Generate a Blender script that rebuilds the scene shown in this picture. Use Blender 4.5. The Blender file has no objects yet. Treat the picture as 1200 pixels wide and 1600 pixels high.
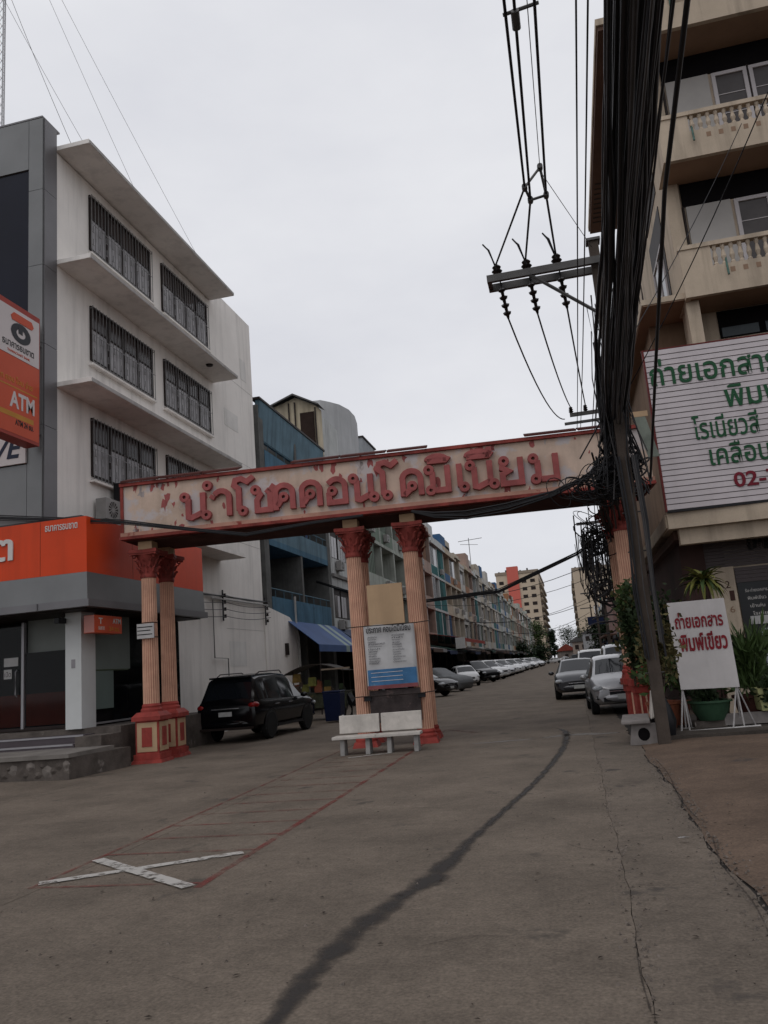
import bpy, bmesh, math, random
from mathutils import Vector, Matrix
sc = bpy.context.scene
C = sc.collection
R = math.radians
# ------------------------------------------------------------------ camera
cam = bpy.data.cameras.new('camera'); co = bpy.data.objects.new('camera', cam); C.objects.link(co)
cam.sensor_fit = 'VERTICAL'; cam.sensor_height = 36; cam.lens = 28.125; cam.clip_start = .05; cam.clip_end = 3000
ax = Vector((0.9704014, 0.22772933, -0.08037707))      # image right, in the world
ay = Vector((0.12128385, -0.17175546, 0.97764528))     # image up
az = ax.cross(ay)
co.matrix_world = Matrix(((ax.x, ay.x, az.x, 0), (ax.y, ay.y, az.y, 0), (ax.z, ay.z, az.z, 1.6), (0, 0, 0, 1)))
sc.camera = co
# ------------------------------------------------------------------ world: overcast
w = bpy.data.worlds.new('World'); sc.world = w; w.use_nodes = True
N = w.node_tree.nodes; L = w.node_tree.links; N.clear()
out = N.new('ShaderNodeOutputWorld'); bg = N.new('ShaderNodeBackground'); L.new(bg.outputs[0], out.inputs[0])
sky = N.new('ShaderNodeTexSky'); sky.sky_type = 'NISHITA'; sky.sun_disc = False
sky.sun_elevation = R(58); sky.sun_rotation = R(200)
sm = N.new('ShaderNodeVectorMath'); sm.operation = 'SCALE'; sm.inputs['Scale'].default_value = .07; L.new(sky.outputs[0], sm.inputs[0])
tc = N.new('ShaderNodeTexCoord'); mp = N.new('ShaderNodeMapping'); mp.inputs['Scale'].default_value = (1, 1, 2.4)
L.new(tc.outputs['Generated'], mp.inputs[0])
nz = N.new('ShaderNodeTexNoise'); nz.inputs['Scale'].default_value = 2.2; nz.inputs['Detail'].default_value = 6; nz.inputs['Roughness'].default_value = .52
L.new(mp.outputs[0], nz.inputs[0])
cr = N.new('ShaderNodeValToRGB'); cr.color_ramp.elements[0].position = .3; cr.color_ramp.elements[1].position = .72
cr.color_ramp.elements[0].color = (.70, .71, .765, 1); cr.color_ramp.elements[1].color = (.87, .875, .905, 1)
L.new(nz.outputs[0], cr.inputs[0])
mx = N.new('ShaderNodeMixRGB'); mx.inputs[0].default_value = .93; L.new(sm.outputs[0], mx.inputs[1]); L.new(cr.outputs[0], mx.inputs[2])
L.new(mx.outputs[0], bg.inputs[0]); bg.inputs[1].default_value = 1.0
# ------------------------------------------------------------------ sun through cloud
sd = bpy.data.lights.new('sun', 'SUN'); sd.energy = .5; sd.angle = R(40); sd.color = (1, .97, .93)
so = bpy.data.objects.new('sun', sd); C.objects.link(so)
sdir = Vector((math.sin(R(200)) * math.cos(R(58)), math.cos(R(200)) * math.cos(R(58)), math.sin(R(58))))
so.rotation_euler = sdir.to_track_quat('Z', 'Y').to_euler()
sc.view_settings.view_transform = 'Standard'; sc.view_settings.look = 'None'; sc.view_settings.gamma = 1
sc.view_settings.exposure = 0; sc.view_settings.use_curve_mapping = False
sc.cycles.max_bounces = 6; sc.cycles.transparent_max_bounces = 12
sc.cycles.use_denoising = True
# ------------------------------------------------------------------ helpers
def mat(name, col, rough=.8, var=.18, scale=2.5, bump=.0, streak=0, metal=0, spec=.22, dirt=None, fine=.0, coat=0, mid=0, rnd=0):
    m = bpy.data.materials.new(name); m.use_nodes = True
    n = m.node_tree.nodes; l = m.node_tree.links
    p = n['Principled BSDF']; p.inputs['Roughness'].default_value = rough; p.inputs['Metallic'].default_value = metal
    p.inputs['Specular IOR Level'].default_value = spec; p.inputs['Coat Weight'].default_value = coat
    t = n.new('ShaderNodeTexCoord'); geo = n.new('ShaderNodeNewGeometry')
    def noise(sc_, det, vec=None):
        q = n.new('ShaderNodeTexNoise'); q.inputs['Scale'].default_value = sc_; q.inputs['Detail'].default_value = det
        q.inputs['Roughness'].default_value = .62
        l.new(vec or geo.outputs['Position'], q.inputs['Vector']); return q
    def mul(a, fac_out, lo, hi, p0=.3, p1=.7):
        mr = n.new('ShaderNodeMapRange'); mr.inputs[1].default_value = p0; mr.inputs[2].default_value = p1
        mr.inputs[3].default_value = lo; mr.inputs[4].default_value = hi; l.new(fac_out, mr.inputs[0])
        v = n.new('ShaderNodeVectorMath'); v.operation = 'SCALE'; l.new(a, v.inputs[0]); l.new(mr.outputs[0], v.inputs['Scale']); return v.outputs[0]
    rgb = n.new('ShaderNodeRGB'); rgb.outputs[0].default_value = (*col, 1)
    cur = rgb.outputs[0]
    if var: cur = mul(cur, noise(scale, 6).outputs[0], 1 - var, 1 + var)
    if rnd:
        oi = n.new('ShaderNodeObjectInfo'); cur = mul(cur, oi.outputs['Random'], 1 - rnd, 1 + rnd, 0, 1)
    if mid: cur = mul(cur, noise(11, 5).outputs[0], 1 - mid, 1 + mid)
    if fine: cur = mul(cur, noise(45, 4).outputs[0], 1 - fine, 1 + fine)
    if streak:
        mpp = n.new('ShaderNodeMapping'); mpp.inputs['Scale'].default_value = (1.7, 1.7, .14); l.new(geo.outputs['Position'], mpp.inputs[0])
        cur = mul(cur, noise(1.6, 7, mpp.outputs[0]).outputs[0], 1, 1 - streak, .48, .72)
    if dirt:
        q = noise(dirt[3], 8); mr = n.new('ShaderNodeMapRange'); mr.inputs[1].default_value = dirt[4]; mr.inputs[2].default_value = dirt[4] + .06
        l.new(q.outputs[0], mr.inputs[0]); mm = n.new('ShaderNodeMixRGB'); l.new(mr.outputs[0], mm.inputs[0]); l.new(cur, mm.inputs[1])
        mm.inputs[2].default_value = (*dirt[:3], 1); cur = mm.outputs[0]
    l.new(cur, p.inputs['Base Color'])
    if bump:
        b = n.new('ShaderNodeBump'); b.inputs['Strength'].default_value = bump; b.inputs['Distance'].default_value = .03
        l.new(noise(scale * 9, 6).outputs[0], b.inputs['Height']); l.new(b.outputs[0], p.inputs['Normal'])
    return m
def glassmat(name, tint, alpha=.35, rough=.05):
    m = bpy.data.materials.new(name); m.use_nodes = True; n = m.node_tree.nodes; l = m.node_tree.links
    p = n['Principled BSDF']; p.inputs['Base Color'].default_value = (*tint, 1); p.inputs['Roughness'].default_value = rough
    p.inputs['Alpha'].default_value = 1 - alpha; p.inputs['Specular IOR Level'].default_value = .22
    return m
class MB:
    def __init__(s): s.v = []; s.f = []; s.sm = False; s.M = None
    def add(s, vs, fs):
        o = len(s.v)
        for p in vs:
            p = Vector(p); s.v.append(s.M @ p if s.M else p)
        s.f += [tuple(o + i for i in f) for f in fs]; return s
    def box(s, x0, x1, y0, y1, z0, z1):
        x0, x1 = sorted((x0, x1)); y0, y1 = sorted((y0, y1)); z0, z1 = sorted((z0, z1))
        return s.add([(x0,y0,z0),(x1,y0,z0),(x1,y1,z0),(x0,y1,z0),(x0,y0,z1),(x1,y0,z1),(x1,y1,z1),(x0,y1,z1)],
                     [(0,3,2,1),(4,5,6,7),(0,1,5,4),(1,2,6,5),(2,3,7,6),(3,0,4,7)])
    def frus(s, x0, x1, y0, y1, z0, z1, d):
        return s.add([(x0,y0,z0),(x1,y0,z0),(x1,y1,z0),(x0,y1,z0),(x0+d,y0+d,z1),(x1-d,y0+d,z1),(x1-d,y1-d,z1),(x0+d,y1-d,z1)],
                     [(0,3,2,1),(4,5,6,7),(0,1,5,4),(1,2,6,5),(2,3,7,6),(3,0,4,7)])
    def tube(s, pts, r, n=6, cap=True):
        pts = [Vector(p) for p in pts]; rings = []
        rr = r if isinstance(r, (list, tuple)) else [r] * len(pts)
        for i, p in enumerate(pts):
            d = (pts[min(i+1, len(pts)-1)] - pts[max(i-1, 0)]).normalized()
            a = d.cross(Vector((0, 0, 1)))
            if a.length < .02: a = d.cross(Vector((1, 0, 0)))
            a.normalize(); b = d.cross(a)
            rings.append([p + (a * math.cos(2*math.pi*k/n) + b * math.sin(2*math.pi*k/n)) * rr[i] for k in range(n)])
        vs = [q for rg in rings for q in rg]; fs = []
        for i in range(len(pts)-1):
            for k in range(n):
                k2 = (k+1) % n; fs.append((i*n+k, (i+1)*n+k, (i+1)*n+k2, i*n+k2))
        if cap: fs.append(tuple(range(n))); fs.append(tuple((len(pts)-1)*n + k for k in reversed(range(n))))
        return s.add(vs, fs)
    def lathe(s, prof, n=16, cx=0, cy=0, flute=0, fl=None):
        vs = []; fs = []
        for (r, z) in prof:
            for k in range(n):
                q = r * ((1 - flute) if (flute and k % 2) else 1)
                vs.append((cx + q*math.cos(2*math.pi*k/n), cy + q*math.sin(2*math.pi*k/n), z))
        for i in range(len(prof)-1):
            for k in range(n):
                k2 = (k+1) % n; fs.append((i*n+k, i*n+k2, (i+1)*n+k2, (i+1)*n+k))
        fs.append(tuple(reversed(range(n)))); fs.append(tuple((len(prof)-1)*n+k for k in range(n)))
        return s.add(vs, fs)
    def prism(s, poly, ax, a0, a1):
        n = len(poly)
        def P(u, v, a): return {'x': (a, u, v), 'y': (u, a, v), 'z': (u, v, a)}[ax]
        vs = [P(u, v, a0) for u, v in poly] + [P(u, v, a1) for u, v in poly]
        return s.add(vs, [tuple(range(n)), tuple(reversed(range(n, 2*n)))] + [(i, i+n, (i+1) % n + n, (i+1) % n) for i in range(n)])
    def mesh(s, name):
        me = bpy.data.meshes.new(name); me.from_pydata([tuple(v) for v in s.v], [], s.f)
        bm = bmesh.new(); bm.from_mesh(me); bmesh.ops.recalc_face_normals(bm, faces=bm.faces); bm.to_mesh(me); bm.free()
        return me
    def build(s, name, m, parent=None, smooth=False, bevel=0, angle=40):
        o = link(name, s.mesh(name), m, parent)
        if smooth:
            for p in o.data.polygons: p.use_smooth = True
            o.data.set_sharp_from_angle(angle=R(angle))
        if bevel:
            b = o.modifiers.new('bevel', 'BEVEL'); b.width = bevel; b.segments = 2; b.limit_method = 'ANGLE'; b.angle_limit = R(40)
        return o
def link(name, me, m, parent=None):
    o = bpy.data.objects.new(name, me); C.objects.link(o)
    if m is not None and not me.materials: me.materials.append(m)
    if parent: o.parent = parent
    return o
def tag(o, label=None, cat=None, group=None, kind=None):
    if label: o['label'] = label
    if cat: o['category'] = cat
    if group: o['group'] = group
    if kind: o['kind'] = kind
    return o
def thing(name, loc, label, cat, rz=0, group=None):
    o = bpy.data.objects.new(name, None); C.objects.link(o); o.location = loc; o.rotation_euler.z = rz
    o.empty_display_size = .2
    return tag(o, label, cat, group)
def B(name, m, par, *b, bevel=0):
    mb = MB(); mb.box(*b); return mb.build(name, m, par, bevel=bevel)
def text_me(s, off=0.0, ext=.0):
    c = bpy.data.curves.new('t', 'FONT'); c.body = s; c.size = 1; c.offset = off; c.extrude = ext; c.resolution_u = 3
    o = bpy.data.objects.new('t', c); C.objects.link(o)
    dg = bpy.context.evaluated_depsgraph_get(); me = bpy.data.meshes.new_from_object(o.evaluated_get(dg))
    bpy.data.objects.remove(o); bpy.data.curves.remove(c); me.materials.clear(); return me
def text(s, x0, x1, zb, zt, yplane, m, par, depth=.006, face='-y', off=0.0, name='lettering', slant=0):
    """lettering fitted between x0..x1 and zb..zt on a plane, raised by depth"""
    me = text_me(s, off, .5)
    xs = [v.co.x for v in me.vertices]; ys = [v.co.y for v in me.vertices]
    if not xs: return
    a, b, c, d = min(xs), max(xs), min(ys), max(ys)
    for v in me.vertices:
        u = x0 + (v.co.x - a) / (b - a) * (x1 - x0); t = zb + (v.co.y - c) / (d - c) * (zt - zb); u += slant * (t - zb)
        dd = (v.co.z + .5) * depth
        v.co = {'-y': (u, yplane - dd, t), '+x': (yplane + dd, u, t)}[face]
    me.name = name
    return link(name, me, m, par)
ORD = ['first','second','third','fourth','fifth','sixth','seventh','eighth','ninth','tenth','eleventh','twelfth','thirteenth','fourteenth','fifteenth','sixteenth','seventeenth','eighteenth','nineteenth','twentieth']
TENS = {2:'twenty',3:'thirty',4:'forty',5:'fifty'}
def ordn(i):
    if i < 20: return ORD[i]
    n = i + 1; t, u = divmod(n, 10)
    return (TENS[t][:-1] + 'ieth') if u == 0 else TENS[t] + '-' + ORD[u-1]
def sagline(a, b, sag, n=14, jit=0, rng=None):
    a = Vector(a); b = Vector(b); pts = []
    jx = [(rng.uniform(-jit, jit), rng.uniform(-jit, jit)) for _ in range(3)] if rng else None
    for i in range(n+1):
        t = i / n; p = a.lerp(b, t); p.z -= sag * 4 * t * (1-t)
        if jx:
            p.x += jx[0][0] * math.sin(math.pi*t*2) + jx[1][0] * math.sin(math.pi*t*3); p.z += jx[0][1] * math.sin(math.pi*t*3)
        pts.append(p)
    return pts
# ------------------------------------------------------------------ materials
concrete = mat('road_concrete', (.136, .110, .087), .88, .26, .9, .45, fine=.30, dirt=(.075, .063, .052, 1.3, .62), mid=.15, rnd=.06)
concrete2 = mat('road_concrete_grey', (.122, .099, .079), .88, .28, .8, .45, fine=.30, dirt=(.066, .056, .048, 1.3, .60), mid=.16, rnd=.09)
brownpave = mat('brown_pavement', (.118, .082, .060), .9, .3, .8, .4, fine=.28, mid=.12, dirt=(.06, .05, .044, 1.2, .62))
groundm = mat('ground_base', (.035, .031, .028), .95, .2, .3)
white = mat('white_render', (.78, .745, .705), .85, .09, .5, .08, streak=.20, fine=.04)
whitecol = mat('white_pillar_paint', (.52, .53, .52), .7, .06, 1)
greyclad = mat('grey_cladding', (.17, .172, .172), .35, .1, .8, metal=.3)
greyclad2 = mat('dark_grey_cladding', (.16, .155, .16), .4, .1, .8, metal=.3)
orange = mat('orange_fascia', (.62, .055, .008), .4, .10, .7, streak=.14)
orangesign = mat('orange_sign_vinyl', (.52, .07, .022), .4, .08, 1)
signwhite = mat('sign_white_vinyl', (.58, .53, .52), .45, .05, 1)
black = mat('black_paint', (.012, .012, .014), .45, .1, 2)
darkcable = mat('black_cable_sheath', (.011, .011, .013), .55, .25, 4, spec=.3)
greycable = mat('weathered_cable_sheath', (.05, .047, .047), .6, .3, 4, spec=.3)
darkvoid = mat('painted_dark_interior', (.008, .007, .0075), .95, .2, 1, spec=.05)  # near-black colour stands in for the unlit depth of openings and recesses
frame = mat('dark_window_frame', (.022, .015, .013), .6, .2, 2)
steel = mat('galvanised_steel', (.085, .082, .08), .5, .2, 3, metal=.5)
frost = mat('frosted_pane', (.36, .35, .36), .25, .18, 1.3, streak=.35)
transom = mat('dark_transom_pane', (.035, .027, .026), .12, .3, 1)
navy = mat('navy_glass_panel', (.008, .009, .018), .25, .2, .5, spec=.15)
glass = glassmat('dark_glass', (.006, .007, .008), .5)
carglass = glassmat('car_glass', (.008, .010, .013), .0, .06); carglass.node_tree.nodes['Principled BSDF'].inputs['Specular IOR Level'].default_value = .35
cream = mat('cream_render', (.47, .385, .295), .85, .14, .8, .1, streak=.38, fine=.06)
creamlight = mat('cream_panel', (.45, .31, .19), .8, .1, 1.2, .05, streak=.12)
beamcream = mat('peeling_cream_paint', (.55, .42, .335), .8, .18, 1.5, .15, streak=.2, dirt=(.50, .45, .44, 1.3, .53))
redpaint = mat('red_paint', (.235, .045, .036), .7, .35, 3, .15, streak=.35, dirt=(.14, .035, .027, 4, .60))
redbright = mat('bright_red_paint', (.28, .044, .035), .65, .3, 3, .15, streak=.3, dirt=(.17, .06, .045, 5, .64))
brick = mat('brick_red_lettering', (.31, .082, .078), .6, .25, 3, .1)
salmon = mat('salmon_column_paint', (.57, .335, .235), .75, .22, 2.2, .1, streak=.2)
groove = mat('red_column_groove', (.26, .075, .045), .8, .3, 3)
tilered = mat('dark_coping_tile', (.075, .022, .018), .8, .3, 3)
polem = mat('grey_brown_pole_concrete', (.065, .051, .042), .9, .2, 3, .3, streak=.3)
insul = mat('brown_porcelain', (.018, .012, .011), .25, .2, 3)
whitepaint = mat('white_road_paint', (.42, .40, .38), .8, .16, 4, dirt=(.12, .105, .095, 6, .60))
concretelight = mat('cast_concrete_bench', (.48, .445, .405), .85, .18, 4, .2, streak=.2, dirt=(.2, .18, .17, 5, .68))
benchgrey = mat('grey_terrazzo', (.21, .19, .18), .8, .2, 5, .2)
plat = mat('stained_concrete_wall', (.095, .08, .07), .92, .4, 2.5, .5, dirt=(.22, .195, .175, 1.7, .62))
steptile = mat('purple_grey_step_tile', (.075, .062, .068), .6, .15, 2)
aluedge = mat('aluminium_edge', (.32, .31, .32), .4, .1, 3, metal=.4)
greenink = mat('green_sign_paint', (.013, .075, .03), .6, .2, 5)
maroonink = mat('maroon_sign_paint', (.16, .01, .022), .6, .2, 5)
slatpink = mat('pale_pink_grey_slat', (.50, .455, .465), .5, .08, 1.5, streak=.12)
slatdark = mat('dark_slat_channel', (.12, .08, .082), .8, .2, 2)  # dark backing colour seen in the gaps between slats
slatgrey = mat('grey_shutter_slat', (.085, .07, .07), .6, .15, 2)
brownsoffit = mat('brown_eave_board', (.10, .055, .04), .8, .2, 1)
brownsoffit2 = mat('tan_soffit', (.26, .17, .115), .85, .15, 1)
framewhite = mat('white_window_frame', (.45, .42, .42), .6, .08, 2)
paneldim = mat('pale_infill_panel', (.36, .34, .32), .7, .08, 1)
panegrey = mat('grey_window_pane', (.07, .062, .06), .15, .2, 2)
leafm = mat('dark_green_leaf', (.045, .075, .022), .55, .45, 5)
leafy = mat('yellow_green_leaf', (.13, .13, .03), .55, .45, 5)
leafd = mat('deep_green_foliage', (.022, .036, .014), .6, .5, 3)
bark = mat('bark', (.06, .045, .035), .9, .3, 4, .4)
terra = mat('terracotta', (.20, .065, .035), .8, .2, 4)
greenglaze = mat('green_glazed_ceramic', (.04, .085, .05), .2, .2, 3)
tyre = mat('tyre_rubber', (.012, .012, .012), .8, .2, 4)
rimm = mat('alloy_wheel', (.22, .22, .23), .35, .1, 4, metal=.6)
chrome = mat('chrome_trim', (.55, .55, .57), .2, .05, 4, metal=.9)
redlens = mat('red_tail_lens', (.22, .008, .008), .15, .2, 6)
lampglass = mat('headlamp_lens', (.38, .40, .42), .1, .3, 9)
plate = mat('licence_plate_white', (.42, .43, .42), .5, .1, 9)
paperm = mat('white_paper', (.42, .41, .40), .8, .1, 5)
blueplastic = mat('blue_plastic', (.007, .013, .045), .45, .15, 3)
# ------------------------------------------------------------------ ground
ground = MB().add([(-700,-300,-.06),(700,-300,-.06),(700,1200,-.06),(-700,1200,-.06)], [(0,1,2,3)]).build('ground', mat('far_ground', (.09,.078,.068), .9, .2, .2))
tag(ground, kind='structure')
road = MB().box(-12.3, 9, -14, 60, -.058, -.014).build('road', groundm); tag(road, kind='structure')
rng = random.Random(5)
def jagged(n, amp, seed):
    r = random.Random(seed); ph = [r.uniform(0, 6.28) for _ in range(5)]; fr = [1.3, 3.1, 7.3, 13.7, 27]
    return lambda t: amp * sum(math.sin(fr[k]*t + ph[k]) / (1 + .6*k) for k in range(5)) + r.uniform(-1, 1) * amp * .0
xs = [-12.28, -9.3, -4.72, .16, .88]
ys = [-12, -4, 1.2, 9.72, 17.7, 25.8, 34, 42, 50, 59.9]
jx = [jagged(0, .004, 10+i) for i in range(len(xs))]; jx[3] = jagged(0, .012, 77); jx[2] = jagged(0, .006, 78); jx[4] = jagged(0, .03, 79)
jy = [jagged(0, .006, 40+i) for i in range(len(ys))]
def slab(i, j):
    x0, x1, y0, y1 = xs[i], xs[i+1], ys[j], ys[j+1]
    if i == 3: x1 = .9; y0 += .35; y1 += .35
    g = .005 if i < 2 else .0022
    poly = []; n = max(4, int((x1-x0)*4)); k = max(6, int((y1-y0)*6))
    yo = 0
    for a in range(n): t = x0+(x1-x0)*a/n; poly.append((t if a else x0+g+jx[i](y0), y0+yo+g+jy[j](t)))
    for a in range(k): t = y0+(y1-y0)*a/k; poly.append((x1-g+jx[i+1](t), t+(yo if a == 0 else 0)+(g if a == 0 else 0)))
    for a in range(n): t = x1-(x1-x0)*a/n; poly.append((t-(g if a == 0 else 0), y1+yo-g+jy[j+1](t)))
    for a in range(k): t = y1-(y1-y0)*a/k; poly.append((x0+g+jx[i](t), t-(g if a == 0 else 0)+(yo if a==0 else 0)))
    # keep the y of vertical edges within the slab
    MB().prism(poly, 'z', -.05, 0).build('concrete_slab', concrete2 if (i == 3) else concrete, road)
for i in range(4):
    for j in range(len(ys)-1):
        slab(i, j)
far_road = MB().box(-12.3, 9, 60.02, 420, -.055, 0).build('far_road', concrete); tag(far_road, kind='structure')
# right apron, rising gently from the cracked edge
px_ = [(.92,0),(1.25,.03),(1.8,.055),(9,.06)]
me = MB(); vs = []; fs = []
yy = [-12 + .5*i for i in range(55)]
ja = jagged(0, .028, 79)
for y in yy:
    for k, (x, z) in enumerate(px_): vs.append((x + (ja(y) if k == 0 else 0), y, z))
    vs.append((9, y, -.05))
for a in range(len(yy)-1):
    for k in range(3): o = a*5+k; fs.append((o, o+1, o+6, o+5))
me.add(vs, fs); pav = me.build('pavement', brownpave, smooth=True); tag(pav, kind='structure')
pl = MB().prism([(1.0,15.25),(1.35,15.05),(9,15.6),(9,19.4),(1.0,19.4)], 'z', .0, .10).build('planting_strip', mat('dark_paved_strip', (.06,.05,.042), .9, .3, 2, .4, fine=.2)); tag(pl, kind='structure')
pr2 = MB().box(2.1, 9, 19.4, 60, -.04, .06).build('far_pavement', brownpave); tag(pr2, kind='structure')
# oil stain and cracks: thin marks with broken edges
def markmat(name, col, thr, scale, rough=.8, edge=True, soft=.12, amax=1.0):
    m = bpy.data.materials.new(name); m.use_nodes = True; n = m.node_tree.nodes; l = m.node_tree.links
    p = n['Principled BSDF']; p.inputs['Base Color'].default_value = (*col, 1); p.inputs['Roughness'].default_value = rough
    g = n.new('ShaderNodeNewGeometry'); q = n.new('ShaderNodeTexNoise'); q.inputs['Scale'].default_value = scale; q.inputs['Detail'].default_value = 7; q.inputs['Roughness'].default_value = .7
    l.new(g.outputs['Position'], q.inputs[0])
    at = n.new('ShaderNodeAttribute'); at.attribute_name = 'edge'
    ad = n.new('ShaderNodeMath'); ad.operation = 'MULTIPLY_ADD'; l.new(at.outputs['Fac'], ad.inputs[0]); ad.inputs[1].default_value = .5 if edge else 0; l.new(q.outputs[0], ad.inputs[2])
    mr = n.new('ShaderNodeMapRange'); mr.inputs[1].default_value = thr; mr.inputs[2].default_value = thr+soft; mr.inputs[4].default_value = amax; l.new(ad.outputs[0], mr.inputs[0]); p.inputs['Specular IOR Level'].default_value = .15
    l.new(mr.outputs[0], p.inputs['Alpha']); return m
def strip(name, pts, widths, m, z=.004, n=8, parent=None):
    """a marking that follows a path; attribute edge is 1 in the middle and 0 at the rim"""
    P = [Vector((a, b, z)) for a, b in pts]; vs = []; fs = []; ed = []
    fine = []; W = []
    for i in range(len(P)-1):
        for k in range(n):
            t = k/n; p0 = P[max(i-1,0)]; p1 = P[i]; p2 = P[i+1]; p3 = P[min(i+2, len(P)-1)]
            fine.append(.5*((2*p1) + (p2-p0)*t + (2*p0-5*p1+4*p2-p3)*t*t + (3*p1-p0-3*p2+p3)*t**3)); W.append(widths[i]*(1-t)+widths[i+1]*t)
    fine.append(P[-1]); W.append(widths[-1])
    for i, p in enumerate(fine):
        d = (fine[min(i+1, len(fine)-1)] - fine[max(i-1, 0)]).normalized(); a = Vector((d.y, -d.x, 0))
        endf = min(1, i / 4, (len(fine)-1-i) / 4)
        for s_, e_ in ((-1.3, 0), (-.75, .55), (-.2, 1), (.2, 1), (.75, .55), (1.3, 0)): vs.append(p + a*s_*W[i]); ed.append(e_*endf)
    for i in range(len(fine)-1):
        for k in range(5): o = i*6+k; fs.append((o, o+1, o+7, o+6))
    mb = MB(); mb.add(vs, fs); o = mb.build(name, m, parent)
    at = o.data.attributes.new('edge', 'FLOAT', 'POINT')
    for i, e in enumerate(ed): at.data[i].value = e
    return o
stain = strip('oil_stain', [(-1.62,3.5),(-1.60,4.0),(-1.62,4.5),(-1.54,5.34),(-1.40,6.04),(-1.27,6.55),(-1.12,7.9),(-.94,9.31),(-.66,11.6),(-.40,14.97),(-.36,18.03),(-.62,19.4)],
      [.08,.07,.10,.13,.10,.14,.07,.055,.06,.08,.10,.05], markmat('oil_stain', (.040,.036,.034), .66, 3.5, .7, soft=.34, amax=.82))
tag(stain, kind='structure')
for k, (pts, wd) in enumerate([([(-.9,17.2),(-.2,17.5),(.3,17.3),(.8,17.4)], [.12,.3,.25,.1]), ([(-2.4,16.8),(-1.6,17.0),(-.9,17.1)], [.05,.2,.05])]):
    s_ = strip('cement_patch', pts, wd, markmat('pale_cement_patch', (.17,.155,.14), .72, 3)); tag(s_, kind='structure')
for k in range(0):
    x = rng.uniform(-8, 2.2); y = rng.uniform(5, 13)
    s_ = strip('tyre_scuff', [(x, y), (x+rng.uniform(-.3,.3), y+rng.uniform(.5,1.1)), (x+rng.uniform(-.6,.6), y+rng.uniform(1.4,2.2))], [.02,.05,.02], markmat('dark_scuff', (.05,.045,.042), .86, 6), .005); tag(s_, kind='structure')
# branching cracks beside the long joint
crm = markmat('crack_line', (.022,.018,.016), .80, 9, soft=.2, amax=.6)
for k, (pts, wd) in enumerate([
    ([(.15,3.9),(.13,4.6),(.16,5.4)], [.010,.009,.005]),
    ([(.16,6.2),(.42,6.15),(.62,6.22)], [.01,.012,.006]), ([(.13,7.2),(-.1,7.3),(-.3,7.6)], [.008,.008,.004]),
    ([(-1.2,4.9),(-.8,5.15),(-.55,5.12)], [.005,.006,.004]), ([(-2.6,4.6),(-2.2,4.4)], [.004,.004]),
    ([(-9.2,11.9),(-8.9,12.9),(-8.3,13.9),(-7.2,15.0)], [.014,.014,.014,.01]),
    ([(.97,7.8),(.86,6.6),(.88,5.6),(.82,4.6),(.84,3.8)], [.02,.012,.014,.008,.008]), ([(.95,13.2),(.98,11.3),(.9,9.2),(.95,7.8)], [.010,.012,.016,.012])]):
    s_ = strip('crack', pts, wd, crm, .006 if pts[0][0] < .9 else .034, n=10); tag(s_, kind='structure')
# white cross, red ladder hatching and the short white bar by the bench
def bar(p, q, wd, m, name, z=.008):
    p = Vector((*p, z)); q = Vector((*q, z)); d = (q-p).normalized(); a = Vector((d.y, -d.x, 0)) * wd/2; n = 24
    vs = []; fs = []; r = random.Random(int(p.x*10) + int(p.y*7))
    for i in range(n+1):
        c = p.lerp(q, i/n); e1 = 1+r.uniform(-.07,.07); e2 = 1+r.uniform(-.07,.07); vs += [c-a*e1, c+a*e2]
    for i in range(n): fs.append((2*i, 2*i+1, 2*i+3, 2*i+2))
    return MB().add(vs, fs).build(name, m)
whitemark = markmat('worn_white_paint', (.42,.40,.375), .36, 7, edge=False, soft=.16, amax=.95)
redline = markmat('faded_red_paint', (.19,.05,.044), .38, 3.2, edge=False, soft=.30, amax=.9)
for p, q in (((-4.84,6.65),(-3.31,7.61)), ((-4.80,7.50),(-3.27,6.40))):
    tag(bar(p, q, .13, whitemark, 'road_marking', .010 if p[1] < 7 else .014), kind='structure')
tag(bar((-4.5,15.55),(-3.75,16.0), .10, whitemark, 'road_marking'), kind='structure')
tag(bar((-3.2,6.4),(-3.40,20.8), .075, redline, 'road_marking', .004), kind='structure')
tag(bar((-4.82,6.5),(-5.2,20.8), .05, redline, 'road_marking', .005), kind='structure')
y = 6.52
while y < 16.5:
    tag(bar((-4.85,y),(-3.24,y+.02), .045, redline, 'road_marking', .006), kind='structure'); y += .72 if y > 7 else 1.2
tag(bar((-3.4,20.9),(-2.4,19.4), .12, redline, 'road_marking', .006), kind='structure')
# litter
lit = thing('litter', (.72, 7.42, .03), 'crumpled white paper scrap lying by the cracked road edge', 'litter')
g_ = MB(); r_ = random.Random(3); g_.add([(r_.uniform(-.05,.05)*1.4, r_.uniform(-.04,.04), r_.uniform(0,.025)) for _ in range(9)], [(0,1,2),(2,3,4),(4,5,6),(6,7,8),(1,3,5),(0,4,8)]).build('crumpled_paper', paperm, lit)
def leaflitter(n):
    mb = MB(); r = random.Random(9)
    for k in range(n):
        x = r.uniform(.1, 3.2) if k % 3 else r.uniform(-5, .1); y = r.uniform(3.6, 9); a = r.uniform(0, 6.28); s = r.uniform(.007, .024)
        z = .004 if x < .85 else .05
        if x < .85: z = .01
        mb.add([(x+s*math.cos(a), y+s*math.sin(a), z), (x+s*.5*math.cos(a+1.6), y+s*.5*math.sin(a+1.6), z+.004), (x-s*math.cos(a), y-s*math.sin(a), z), (x+s*.5*math.cos(a-1.6), y+s*.5*math.sin(a-1.6), z+.003)], [(0,1,2,3)])
    return tag(mb.build('fallen_leaves', mat('dry_leaf', (.03,.022,.017), .9, .4, 9)), 'small dry dark leaves and grit scattered on the concrete', 'leaf litter', kind='stuff')
leaflitter(300)
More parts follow.
